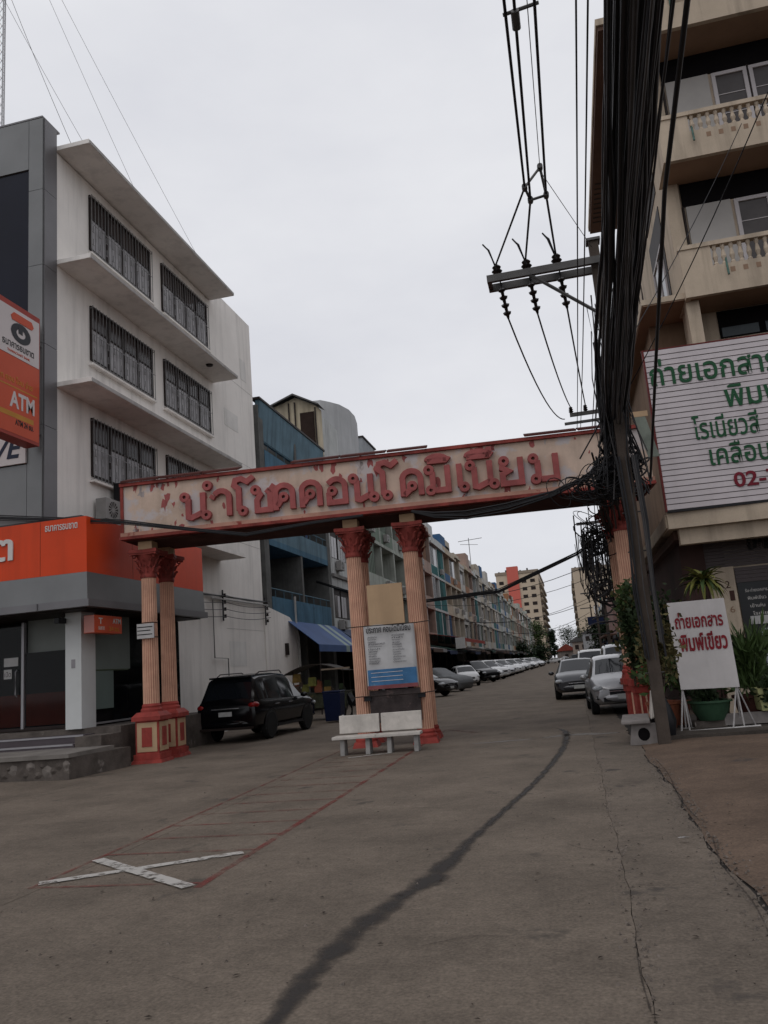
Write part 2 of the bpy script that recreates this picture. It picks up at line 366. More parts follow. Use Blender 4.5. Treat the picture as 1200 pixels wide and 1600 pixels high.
def grit(n):
    mb = MB(); r = random.Random(19)
    for k in range(n):
        y = r.uniform(3.6, 13); side = r.random(); x = (.90 + r.gauss(0,.07)) if side < .55 else (.16 + r.gauss(0,.05)) if side < .8 else r.uniform(-6, 2.5)
        z = .0 if x < .92 else .012 if x < 1.1 else .04; s = r.uniform(.004, .013)
        mb.add([(x+r.uniform(-s,s), y+r.uniform(-s,s), z+s*1.2), (x-s,y-s,z), (x+s,y-s*.7,z), (x+s*.8,y+s,z), (x-s*.9,y+s*.8,z)], [(0,1,2),(0,2,3),(0,3,4),(0,4,1)])
    return tag(mb.build('grit', mat('broken_concrete_grit', (.12,.10,.085), .9, .6, 30)), 'small broken concrete grit along the cracks and pavement edge', 'grit', kind='stuff')
grit(1500)
# ================================================================== BANK (left corner building)
bank = thing('bank_building', (-12, 17.15, 0), 'white four storey corner bank with grey clad front and orange canopy', 'building')
bank.location = (0, 0, 0)
XW = -12.0
wl = MB()
wl.box(-26, XW, 17.13, 26.6, 5.8, 16.1); wl.box(-26, XW-.003, 26.6, 30.65, 0, 16.75); wl.box(-26, XW, 22.3, 26.6, 0, 5.8); wl.box(-26, -15, 19.5, 22.3, 0, 5.8)
wall = wl.build('wall', white, bank)
for z in (3.55, 6.9, 10.2, 13.5):   # shallow render joints in a flat grey
    B('wall_joint', mat('joint_grey', (.44,.42,.40), .9, .1), wall, XW-.001, XW+.002, 27.0, 30.6, z, z+.015)
for yy_, zz_, w_, h_ in ((27.6,11.4,1.3,.7),(28.9,8.2,.8,1.6),(24.2,5.0,1.1,.6),(27.2,2.2,1.5,.9),(29.4,13.9,.6,.9)):
    B('render_patch', mat('patched_render', (.70,.68,.65), .9, .1, 1, .1, streak=.2) if w_ == 1.3 else bpy.data.materials['patched_render'], wall, XW-.001, XW+.004, yy_, yy_+w_, zz_, zz_+h_)
# nibs of render proud at the front edge
for z0, z1 in ((15.3, 16.1), (11.6, 13.6), (8.4, 10.1), (5.9, 7.0)):
    B('corner_nib', white, wall, XW-.1, XW+.0, 17.02, 17.13, z0, z1)
# projecting slabs
for z in (16.27, 12.9, 9.49):
    s_ = MB().prism([(17.12, z-.13), (26.7, z-.13), (26.7, z), (17.12, z)], 'x', XW-.3, -11.0).build('sunshade_slab', white, bank, bevel=.01)
    B('drip_edge', mat('grey_slab_edge_%d' % int(z), (.40,.385,.37), .85, .1, 1, streak=.3), s_, -10.997, -10.985, 17.15, 26.68, z-.12, z-.02)
s_ = B('sunshade_slab', white, bank, XW-.3, -11.0, 22.6, 26.7, 5.97, 6.10)
lp = MB().lathe([(.11,0),(.13,.05)], 12, -11.35, 25.0); lp.v = [v + Vector((0, 0, 12.72)) for v in lp.v]; lp.build('ceiling_lamp', frame, bank)
# windows with grilles
def bank_window(y0, y1, z0, z1, npan=4, ztr=.40):
    fr = MB(); t = .05
    x0, x1 = XW+.002, XW+.055
    fr.box(x0, x1, y0, y0+t, z0, z1); fr.box(x0, x1, y1-t, y1, z0, z1); fr.box(x0, x1, y0+t, y1-t, z1-t, z1); fr.box(x0, x1, y0+t, y1-t, z0, z0+t)
    W = (y1-y0-2*t)/npan; zt = z1-(z1-z0)*ztr
    for k in range(1, npan): yk = y0+t+k*W; fr.box(x0, x1, yk-.035, yk+.035, z0+t, z1-t)
    for k in range(npan): yk = y0+t+k*W+(.035 if k else 0); ye = y0+t+(k+1)*W-(.035 if k < npan-1 else 0); fr.box(x0, x1-.01, yk, ye, zt-.025, zt+.02)
    f = fr.build('window', frame, bank)
    for k in range(npan):
        ya = y0+t+k*W+.03; yb = ya+W-.06
        B('pane', frost, f, x0+.003, x0+.014, ya, yb, z0+t, zt-.02)
        B('transom_pane', transom, f, x0+.003, x0+.014, ya, yb, zt+.015, z1-t)
    gr = MB(); xa, xb = XW+.10, XW+.118; n = int((y1-y0)/.17)
    for k in range(n+1):
        yk = y0 + (y1-y0)*k/n; gr.box(xa, xb, yk-.006, yk+.006, z0-.1, z1)
        if k < n and k % 2 == 0:
            for zz in (z0+.15, z0+.55): gr.box(xa, xb, yk+.03, yk+.115, zz, zz+.012); gr.box(xa, xb, yk+.066, yk+.08, zz+.012, zz+.2)
    for zz in (z0-.08, z0+.45*(z1-z0), z1-.06): gr.box(xa+.019, xb+.012, y0, y1, zz, zz+.018)
    for yk in (y0, y1): gr.box(XW, xa, yk-.008, yk+.008, z0-.1, z0-.08); gr.box(XW, xa, yk-.008, yk+.008, z1-.08, z1-.06)
    gr.build('security_grille', mat('grille_grey', (.22,.215,.215), .5, .2, 5, metal=.3), f)
    B('window_sill', white, f, XW, XW+.14, y0-.06, y1+.06, z0-.17, z0-.11)
for (z0, z1) in ((14.0, 15.72), (10.66, 12.27), (7.34, 8.98)):
    bank_window(18.62, 22.05, z0, z1); bank_window(22.8, 26.28, z0, z1)
# grey cladding on the front: a frame of panels round the dark glass
fy0, fy1 = 16.58, 17.12
def clad(x0, x1, z0, z1, y0=fy0, y1=fy1, m=greyclad, nm='cladding_panel'):
    B(nm, m, bank, x0+.006, x1-.006, y0, y1, z0+.006, z1-.006)
B('cladding_backing', frame, bank, -26, -12.02, fy0+.03, fy1-.004, 5.75, 16.6)
zc = [5.72, 8.2, 10.35, 12.5, 14.65, 16.76]
for i in range(5):
    clad(-12.42, -12.0, zc[i], zc[i+1], fy0-.02, fy0+.028)
    B('cladding_panel', greyclad2, bank, -12.018, -11.97, fy0+.03, fy1, zc[i]+.006, zc[i+1]-.006)
x = -12.42
while x > -20:
    clad(x-1.15, x, 15.3, 16.76, fy0-.02, fy0+.028); clad(x-1.15, x, 5.72, 7.25, fy0-.02, fy0+.028)
    x -= 1.15
clad(-20, -12.0, 16.76, 16.82, fy0-.03, 17.3, m=greyclad2, nm='parapet_cap')
x = -12.42
while x > -19:
    B('facade_glass', navy, bank, x-1.9, x-.01, 16.62-.02, 16.64-.03, 8.1, 15.28); x -= 1.92
bn = B('banner', signwhite, bank, -19, -12.42, 16.50, 16.555, 7.27, 8.08)
text('VE', -13.45, -12.62, 7.42, 7.95, 16.498, mat('navy_print', (.02,.025,.05), .6, .1), bn, off=.02, slant=.25)
# canopy round the corner
cz = dict(a=5.68, b=4.38, c=3.60)
MB().box(-26, -10.6, 16.25, 22.25, cz['b'], cz['a']).build('canopy_fascia', orange, bank)
MB().add([(-26,16.25,4.377),(-10.6,16.25,4.377),(-10.6,22.25,4.377),(-26,22.25,4.377),(-26,16.22,3.75),(-10.57,16.22,3.75),(-10.57,22.25,3.75),(-26,22.25,3.75)],
         [(0,1,2,3),(4,7,6,5),(0,4,5,1),(1,5,6,2),(2,6,7,3),(0,3,7,4)]).build('canopy_band', greyclad, bank)
B('canopy_edge', greyclad2, bank, -26, -10.5, 16.15, 22.3, 3.58, 3.747)
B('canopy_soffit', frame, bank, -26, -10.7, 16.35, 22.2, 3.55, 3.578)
B('canopy_flashing', mat('dark_flashing', (.06,.06,.06), .6, .2), bank, -26, -10.9, 16.5, 22.25, 5.683, 5.78)
for yj in (18.25, 20.25): B('panel_joint', mat('joint_dark_orange', (.2,.03,.01), .6, .1), bank, -10.6, -10.597, yj, yj+.012, 4.39, 5.67)
for q in range(12): B('panel_joint', bpy.data.materials['joint_dark_orange'], bank, -11.82-q*1.22, -11.808-q*1.22, 16.247, 16.25, 4.39, 5.67); B('panel_joint', greyclad2, bank, -11.82-q*1.22, -11.808-q*1.22, 16.12, 16.149, 3.59, 3.74)
fs_ = [o for o in bank.children if o.name.startswith('canopy_fascia')][0]
wt = mat('white_acrylic_letters', (.58,.55,.52), .4, .08)
text('ธนชาต', -15.2, -12.53, 4.84, 5.36, 16.248, wt, fs_, .03, off=.02)
text('ธนาคารธนชาต', -11.68, -10.83, 5.42, 5.56, 16.248, wt, fs_, .012, off=.01)
# ground floor
B('pillar', whitecol, bank, -11.62, -11.2, 16.92, 17.5, .86, 3.6)
B('pillar_emblem', mat('faded_emblem', (.25,.24,.25), .7, .2), bank, -11.46, -11.36, 16.912, 16.919, 2.25, 2.45)
B('wall_panel', mat('pale_green_grey_panel', (.20,.215,.20), .5, .1, 1), bank, -13.25, -11.4, 17.75, 17.8, 2.75, 3.55)
B('glazing', glass, bank, -13.2, -11.64, 17.60, 17.62, .95, 2.74)
B('glazing', glass, bank, -16.6, -13.3, 17.60, 17.62, .95, 3.5)
B('door_frame', aluedge, bank, -13.29, -13.22, 17.56, 17.66, .92, 3.5)
B('glazing_rail', frame, bank, -16.6, -11.64, 17.57, 17.66, .88, .95)
st = B('door_sticker', paperm, bank, -13.8, -13.4, 17.585, 17.597, 2.45, 2.66); B('door_sticker', paperm, bank, -13.8, -13.58, 17.585, 17.597, 2.15, 2.38)
text('เปิด', -13.78, -13.6, 2.2, 2.33, 17.584, frame, [o for o in bank.children if o.name.startswith('door_sticker')][1], .002)
MB().tube([(-13.42,17.57,1.7),(-13.42,17.52,1.75),(-13.42,17.52,2.3),(-13.42,17.57,2.35)], .016, 6).build('door_handle', aluedge, bank)
B('interior_back_wall', darkvoid, bank, -17, -11.45, 19.35, 19.45, .9, 3.55)
B('reflection_block', mat('orange_reflection', (.55,.08,.03), .5, .2), bank, -16.5, -11.8, 18.5, 19.1, .95, 1.75)  # added orange block, shows as the reddish reflection band in the glass
B('side_panel', mat('pale_mint_panel', (.16,.19,.175), .4, .08, 1), bank, -11.45, -11.40, 17.52, 19.4, 2.2, 3.55)
B('side_panel', mat('mint_panel', (.13,.17,.155), .4, .08, 1), bank, -11.45, -11.40, 17.52, 18.6, 1.25, 2.17)
B('green_stripe', mat('green_stripe', (.05,.07,.03), .4, .1), bank, -11.449, -11.39, 17.53, 19.3, 2.17, 2.2)
B('side_glazing', glass, bank, -11.45, -11.42, 19.4, 22.2, .95, 3.3)
B('side_glazing', glass, bank, -11.45, -11.42, 18.6, 19.4, .95, 2.17)
B('dark_recess', darkvoid, bank, -11.9, -11.47, 17.6, 22.29, .9, 3.55)
B('sill_strip', aluedge, bank, -11.5, -11.36, 17.5, 22.2, .90, .94)
# platform with tiled steps, rough planter wall in front
pf = thing('bank_platform', (-11, 16, 0), 'stained raised concrete platform with tiled steps before the bank', 'platform')
pf.location = (0, 0, 0)
MB().box(-26, -10.25, 17.0, 22.3, 0, .86).box(-10.9, -10.25, 16.2, 16.998, 0, .72).build('platform_block', plat, pf)
for k, (y0, z1) in enumerate(((16.60, .74), (16.2, .58))):
    B('step', steptile, pf, -26, -10.92, y0, y0+.38 if k else 16.997, 0, z1); B('step_nosing', aluedge, pf, -26, -10.95, y0-.012, y0-.001, z1-.035, z1+.004)
B('planter_slab', mat('pale_concrete_edge', (.17,.155,.14), .9, .25, 2, .3), pf, -16, -9.93, 14.55, 16.19, .42, .50)
pw = MB(); r_ = random.Random(2)
pw.prism([(-16,14.6),(-9.95,14.6),(-9.78,16.6),(-16,16.6)], 'z', -.02, .418); pw.build('retaining_wall', plat, pf)
for k in range(46):
    x = -15.8 + k*.128 + r_.uniform(-.03,.03); z = r_.uniform(.1, .3); s = r_.uniform(.05, .13)
    mb = MB(); n = 7; a0 = r_.uniform(0, 6)
    ring = [(x+s*1.1*math.cos(a0+6.283*i/n)*r_.uniform(.8,1.1), 14.6, z+s*math.sin(a0+6.283*i/n)*r_.uniform(.75,1.1)) for i in range(n)]
    mb.add(ring + [(x + s*.2, 14.6-r_.uniform(.02,.05), z)], [(i, (i+1) % n, n) for i in range(n)])
    mb.build('rubble_stone', plat if k % 3 else mat('pale_rubble_stone', (.16,.14,.125), .9, .3, 5, .3) if k == 0 else bpy.data.materials['pale_rubble_stone'], pf)
rp = MB().prism([(-22,-.01),(-9.95,.0),(-13,.06),(-22,.10)], 'y', 12.2, 14.59).build('driveway_ramp', concrete); rp.location.z = .002; tag(rp, kind='structure')
# air conditioner on the first floor sill
def aircon(x, y, z, label, group=None, face=1, s=1.0, as_part=None):
    if as_part: root = as_part
    else: root = thing('air_conditioner', (x, y, z), label, 'air conditioner', 0, group)
    M = Matrix.Translation((x, y, z)) if as_part else None
    mb = MB(); mb.M = M; mb.box(-.16*s, .16*s, -.42*s, .42*s, 0, .58*s); b = mb.build('aircon_casing' if as_part else 'casing', creamac, root, bevel=.015)
    f = MB(); f.M = M
    for k in range(14):
        a = 6.283*k/14; f.add([(face*.165*s, (.06+.0)*s*math.cos(a)-.08*s, .28*s+.06*s*math.sin(a)), (face*.165*s, .23*s*math.cos(a)-.08*s, .28*s+.23*s*math.sin(a)), (face*.165*s, .23*s*math.cos(a+.28)-.08*s, .28*s+.23*s*math.sin(a+.28))], [(0,1,2)])
    f.build('fan_grille', frame, b)
    return root
creamac = mat('ac_casing_white', (.26,.25,.24), .5, .15, 2)
aircon(-11.75, 19.1, 6.15, 'dirty grey air conditioner unit under the lowest grilled bank window')
cab = thing('equipment_box', (-11.65, 19.75, 6.2), 'dark upright metal box beside the air conditioner at the arch end', 'box')
MB().box(-.2,.2,-.28,.28,0,1.1).build('box_body', black, cab, bevel=.01); MB().box(.2,.215,-.22,.22,.08,1.02).build('box_door', frame, cab)
# pipes and insulator bracket on the blank white wall
pp = thing('wall_pipes', (-11.9, 25.9, 4.6), 'grey conduit pipes running along the white side wall', 'pipe')
mb = MB(); mb.tube([(0,-3.4,.02),(0,5.0,.12)], .035, 6); mb.build('pipe', steel, pp)
mb = MB(); mb.tube([(0,-.3,-.05),(0,5.0,.0)], .03, 6); mb.build('pipe', mat('white_pipe', (.4,.39,.38), .5, .1), pp)
mb = MB(); mb.tube([(0,-.2,-.1),(0,-.2,-2.1),(0,.9,-2.12),(0,.9,-4.5)], .022, 6); mb.build('pipe', steel, pp)
for y in (1.1, 5.2):
    ib = thing('insulator_bracket', (-11.85, 25.9+y-.4, 3.9), 'dark four spool insulator bracket on the white wall, %s one' % ('nearer' if y < 2 else 'farther'), 'bracket')
    MB().box(-.1,-.06,-.03,.03,-.1,1.0).build('bracket_bar', black, ib)
    for k in range(4):
        mb = MB().lathe([(.03,0),(.055,.02),(.035,.06),(.055,.10),(.03,.12)], 8); mb.v = [v + Vector((0, 0, k*.25)) for v in mb.v]; mb.build('insulator', insul, ib)
for k in range(4):
    c_ = MB().tube(sagline((-11.8, 21.5, 4.0+k*.22), (-11.8, 26.6, 3.95+k*.25), .12), .011, 5).tube(sagline((-11.8, 26.6, 3.95+k*.25), (-11.8, 30.9, 4.1+k*.22), .1), .011, 5).build('wall_cable', darkcable)
    tag(c_, 'thin black cable sagging between brackets on the white wall', 'cable', 'cables strung along the white wall')
# projecting ATM sign, face towards the street
sg = thing('atm_sign', (-11.9, 15.0, 7.5), 'orange and white projecting box sign reading ATM on the grey corner', 'sign'); sg.location = (0,0,0)
Ya, Yb = 13.9, 16.33
B('sign_box', mat('sign_edge_red', (.32,.045,.03), .5, .1), sg, -12.28, -11.905, Ya, Yb, 7.56, 10.86)
B('sign_edge_panel', mat('sign_side_pink', (.36,.2,.19), .5, .1), sg, -12.26, -11.92, Yb, Yb+.02, 7.62, 10.75)
fz = -11.9
up = B('upper_face', signwhite, sg, fz-.004, fz, Ya+.02, Yb-.03, 9.52, 10.72); lo = B('lower_face', orangesign, sg, fz-.004, fz, Ya+.02, Yb-.03, 7.64, 9.50)
MB().prism([(15.30,10.42),(16.02,10.42),(16.08,10.50),(16.0,10.62),(15.36,10.62),(15.26,10.52)], 'x', fz, fz+.012).build('emblem_bar', orangesign, up)
em = MB(); n = 22; cy_, cz_ = 15.62, 10.16
for i in range(n):
    a = 6.283*i/n; b = 6.283*(i+1)/n
    def q(r, t): return (cy_+r*1.15*math.cos(t), cz_+r*.8*math.sin(t))
    A, Bq, Cc, D = q(.31,a), q(.31,b), q(.14,b), q(.14,a)
    em.add([(fz+.006,*A),(fz+.006,*Bq),(fz+.006,*Cc),(fz+.006,*D)], [(0,1,2,3)])
em.box(fz+.004, fz+.008, 15.53, 15.68, 10.15, 10.36)
em.build('emblem_ring', mat('charcoal_print', (.03,.03,.035), .5, .1), up)
text('ธนาคารธนชาต', 14.98, 16.1, 9.72, 9.86, fz, black, up, face='+x', off=.01); text('THANACHART BANK', 15.15, 15.95, 9.59, 9.65, fz, orangesign, up, face='+x')
yel = mat('yellow_print', (.48,.22,.03), .5, .1)
text('ฝาก ถอน โอน จ่าย', 14.75, 16.05, 8.86, 9.04, fz, yel, lo, face='+x'); text('ATM', 15.25, 16.13, 8.26, 8.66, fz, signwhite, lo, face='+x', off=.03)
B('yellow_line', yel, lo, fz, fz+.003, Ya+.1, Yb-.1, 8.74, 8.77)
B('yellow_stripe', yel, lo, fz, fz+.003, Ya+.02, 16.1, 8.02, 8.14); text('ATM 24 ชม.', 15.45, 16.1, 7.86, 8.0, fz, black, lo, face='+x', off=.02)
for z in (7.9, 10.2): B('sign_bracket', steel, sg, -12.1, -12.05, Yb+.02, 16.56, z, z+.05)
# small projecting sign under the canopy
s2 = thing('small_atm_sign', (-10.7, 16.7, 3.0), 'small orange hanging box sign under the grey canopy corner', 'sign'); s2.location = (0,0,0)
B('sign_box', orangesign, s2, -10.98, -10.70, 16.7, 17.86, 3.01, 3.42); B('sign_end', mat('pinkish_sign_end', (.45,.2,.17), .5, .1), s2, -10.97, -10.71, 16.69, 16.699, 3.02, 3.41)
f2 = [o for o in s2.children][0]
text('T', 16.86, 17.02, 3.22, 3.36, -10.699, wt, f2, .006, '+x', .02); text('ATM', 17.45, 17.8, 3.24, 3.36, -10.699, wt, f2, .006, '+x', .02)
text('ธนชาต', 16.85, 17.1, 3.08, 3.16, -10.699, wt, f2, .004, '+x'); text('24 ชม.', 17.3, 17.75, 3.06, 3.17, -10.699, yel, f2, .004, '+x')
for y in (16.9, 17.7): mb = MB().tube([(-10.84,y,3.42),(-10.84,y,3.58)], .012, 5).build('hanger', frame, s2)
cc = thing('security_camera', (-11.6, 16.75, 3.4), 'small dark security camera under the canopy beside the white pillar', 'camera')
MB().box(-.06,.06,-.2,.1,-.1,.02).build('camera_body', black, cc); MB().tube([(0,.05,.02),(0,.05,.15)], .02).build('camera_arm', frame, cc)
# mast on the roof with its guy wires
ms = thing('antenna_mast', (-14.45, 18.0, 16.1), 'tall thin white lattice mast on the bank roof', 'mast')
mb = MB()
for dx, dy in ((-.12,-.1),(.12,-.1),(0,.13)): mb.tube([(dx,dy,0),(dx,dy,12)], .022, 5)
for k in range(40):
    z = k*.3; pts3 = ((-.12,-.1),(.12,-.1),(0,.13))
    for a in range(3): p = pts3[a]; q = pts3[(a+1)%3]; mb.tube([(*p,z),(*q,z+.3)], .009, 4)
mb.build('mast_lattice', mat('mast_white', (.45,.45,.46), .6, .1), ms)
for k, (zt, e) in enumerate(((10.5,(-11.6,26.3,16.4)), (7.2,(-12.1,18.6,16.4)), (6.5,(-12.2,21.3,16.4)), (10.2,(-12.3,24.0,16.4)))):
    c_ = MB().tube(sagline((-14.45,18,16.1+zt), e, .12, 8), .007, 4).build('guy_wire', steel); tag(c_, 'thin grey wire slanting down from the roof mast', 'wire', 'guy wires of the roof mast')
# ================================================================== ARCH
AR = math.atan2(1.02, 11.0)
arch = thing('entrance_arch', (-9.55, 16.85, 0), 'peeling cream and red gateway arch with raised Thai lettering on fluted columns', 'arch', AR)
# local frame: x along the beam, y back
L0, L1, z0, z1, D = -.47, 11.75, 5.1, 6.46, 1.75
bm_ = MB().box(L0, L1, 0, D, z0+.1, z1-.07); beam = bm_.build('beam', beamcream, arch)
B('top_moulding', redpaint, beam, L0-.03, L1+.03, -.07, D+.07, z1-.067, z1+.01); B('bottom_moulding', redpaint, beam, L0-.03, L1+.03, -.09, D+.05, z0+.005, z0+.075)
B('lower_lip', mat('pink_cream_lip', (.44,.24,.18), .8, .2, 2, .1, dirt=(.25,.05,.04,2.5,.6)), beam, L0-.02, L1+.02, -.05, -.003, z0+.078, z0+.17)
B('end_moulding', redpaint, beam, L0-.02, L0+.05, -.04, -.003, z0+.173, z1-.07)
B('soffit_shadow_board', mat('dark_red_soffit', (.07,.03,.025), .9, .3, 2), beam, L0+.05, L1-.05, .1, D-.1, z0-.03, z0+.002)  # dark red board puts the shade under the beam into its colour
r_ = random.Random(4); xk = L0
while xk < L1-.2:
    Lk = r_.uniform(.9, 1.25)
    if r_.random() < .66:
        z_ = z1+.012; MB().add([(xk+.02,-.1,z_),(xk+Lk-.02,-.1,z_),(xk+Lk-.02,.25,z_+.14),(xk+.02,.25,z_+.14),(xk+.02,-.1,z_+.05),(xk+Lk-.02,-.1,z_+.05),(xk+Lk-.02,.25,z_+.17),(xk+.02,.25,z_+.17)],[(0,3,2,1),(4,5,6,7),(0,1,5,4),(1,2,6,5),(2,3,7,6),(3,0,4,7)]).build('coping_tile', tilered, beam)
    xk += Lk
# torn red remnants of earlier paint
for k in range(80):
    x = r_.uniform(L0+.2, L1-.3) if k > 22 else r_.uniform(L0+.25, L0+1.6); z = r_.choice([r_.uniform(5.35, 6.3), 6.33, 5.3]); s = r_.uniform(.04, .17); n = 9; a0 = r_.uniform(0, 6)
    rr = [s*r_.uniform(.25, 1.1) for _ in range(n)]
    ring = [(x+rr[i]*.6*math.cos(a0+6.283*i/n), -.0035, z+rr[i]*1.2*math.sin(a0+6.283*i/n)) for i in range(n)]
    MB().add(ring, [tuple(range(n))]).build('paint_remnant', brick if k % 3 else mat('grey_bare_patch', (.40,.35,.335), .9, .2, 6) if k == 0 else bpy.data.materials['grey_bare_patch'], beam)
# raised letters, one mesh each, drawn as round ended strokes with ring heads
def arc(cx, cy, rx, ry, a0, a1, n=8): return [(cx+rx*math.cos(R(a0+(a1-a0)*k/n)), cy+ry*math.sin(R(a0+(a1-a0)*k/n))) for k in range(n+1)]
GL = {
 'no': (.72, [[(.22,.80),(.22,.10),(.30,.06),(.60,.24)],[(.60,1.0),(.60,.16)]], [(.13,.88),(.68,.12)]),
 'am': (.52, [arc(.30,.70,.20,.28,150,0)+[(.50,.0)],[(.10,.84),(.04,.70)]], [(-.06,1.24)]),
 'o':  (.55, [[(.18,.14),(.18,.98),(.06,1.12),(.10,1.32),(.26,1.36),(.42,1.22),(.60,1.40)]], [(.28,.12)]),
 'cho':(.70, [[(.22,.80),(.30,.66),(.18,.46),(.18,.07),(.62,.07),(.62,.70),(.50,.84)],[(.60,.74),(.78,1.0)]], [(.14,.86)]),
 'kho':(.74, [[(.12,.0),(.12,.55)]+arc(.37,.62,.26,.31,170,0)+[(.63,.0)],[(.16,.16),(.30,.40)]], [(.36,.48)]),
 'or': (.72, [[(.10,.78)]+arc(.36,.66,.26,.28,140,0)+[(.62,.07),(.12,.07),(.12,.46)]], [(.22,.50)]),
 'do': (.72, [[(.12,.0),(.12,.55)]+arc(.37,.62,.26,.31,170,0)+[(.63,.0)],[(.14,.04),(.34,.26)]], [(.38,.36)]),
 'mo': (.76, [[(.22,.80),(.22,.16)],[(.28,.10),(.64,.10),(.64,1.0)]], [(.13,.88),(.15,.12)]),
 'i':  (.0,  [[(.10,1.20),(.64,1.20)]+arc(.37,1.20,.27,.17,0,180)], []),
 'ii': (.0,  [[(.06,1.20),(.62,1.20)]+arc(.34,1.20,.28,.17,0,180)+[(.06,1.20)],[(.62,1.20),(.62,1.5)]], []),
 'e':  (.24, [[(.12,1.0),(.12,.14)]], [(.20,.12)]),
 'yo': (.74, [[(.16,.80),(.14,.64),(.30,.52),(.14,.42),(.14,.07),(.62,.07),(.62,1.0)]], [(.20,.90)]),
}
def letter(keys, x0, x1, zb, hgt, par, m, y=-.0, dep=.11, sw=.088):
    mb = MB(); wd = max(GL[k][0] for k in keys); sx = (x1-x0)/wd
    for k in keys:
        for path in GL[k][1]:
            pts = [Vector((x0+px*sx, zb+pz*hgt)) for px, pz in path]; n = len(pts); L_ = []; Q = []
            for i, p in enumerate(pts):
                a = (p-pts[i-1]).normalized() if i else (pts[1]-p).normalized(); b = (pts[i+1]-p).normalized() if i < n-1 else a
                d = (a+b); d = d.normalized() if d.length > .1 else a; nn = Vector((-d.y, d.x)); k_ = 1/max(.55, nn.dot(Vector((-a.y, a.x))))
                L_.append(p+nn*sw*.5*k_*1.0); Q.append(p-nn*sw*.5*k_)
            vs = []
            for yy in (y-dep, y-.001): vs += [(q.x, yy, q.y) for q in L_] + [(q.x, yy, q.y) for q in Q]
            fs = []; o = 2*n
            for i in range(n-1): fs += [(i, i+1, n+i+1, n+i), (o+i, o+n+i, o+n+i+1, o+i+1), (i, o+i, o+i+1, i+1), (n+i, n+i+1, o+n+i+1, o+n+i)]
            fs += [(0, n, o+n, o), (n-1, o+n-1, o+2*n-1, 2*n-1)]
            mb.add(vs, fs)
        for (px, pz) in GL[k][2]:
            c = (x0+px*sx, zb+pz*hgt); N_ = 14; ro, ri = sw*.92, sw*.30; vs = []
            for yy in (y-dep-.004, y-.001):
                for rr in (ro, ri): vs += [(c[0]+rr*math.cos(6.2832*i/N_), yy, c[1]+rr*math.sin(6.2832*i/N_)) for i in range(N_)]
            fs = []
            for i in range(N_):
                j = (i+1) % N_; fs += [(i, j, N_+j, N_+i), (i, 2*N_+i, 2*N_+j, j), (N_+i, N_+j, 3*N_+j, 3*N_+i)]
            mb.add(vs, fs)
    o = mb.build('letter', m, par, bevel=.008); return o
for keys, a, b in ((('no',),1.02,1.66),(('am',),1.76,2.20),(('o',),2.30,2.74),(('cho',),2.76,3.22),(('kho',),3.24,3.78),(('kho',),3.86,4.42),(('or',),4.50,5.00),(('no',),5.06,5.62),(('o',),5.70,6.12),(('do',),6.20,6.74),(('mo','i'),6.80,7.38),(('e',),7.46,7.68),(('no','ii'),7.72,8.34),(('yo',),8.42,9.02),(('mo',),9.12,9.80)):
    letter(keys, a-.02, b+.02, 5.41, .62, beam, brick, sw=.132)
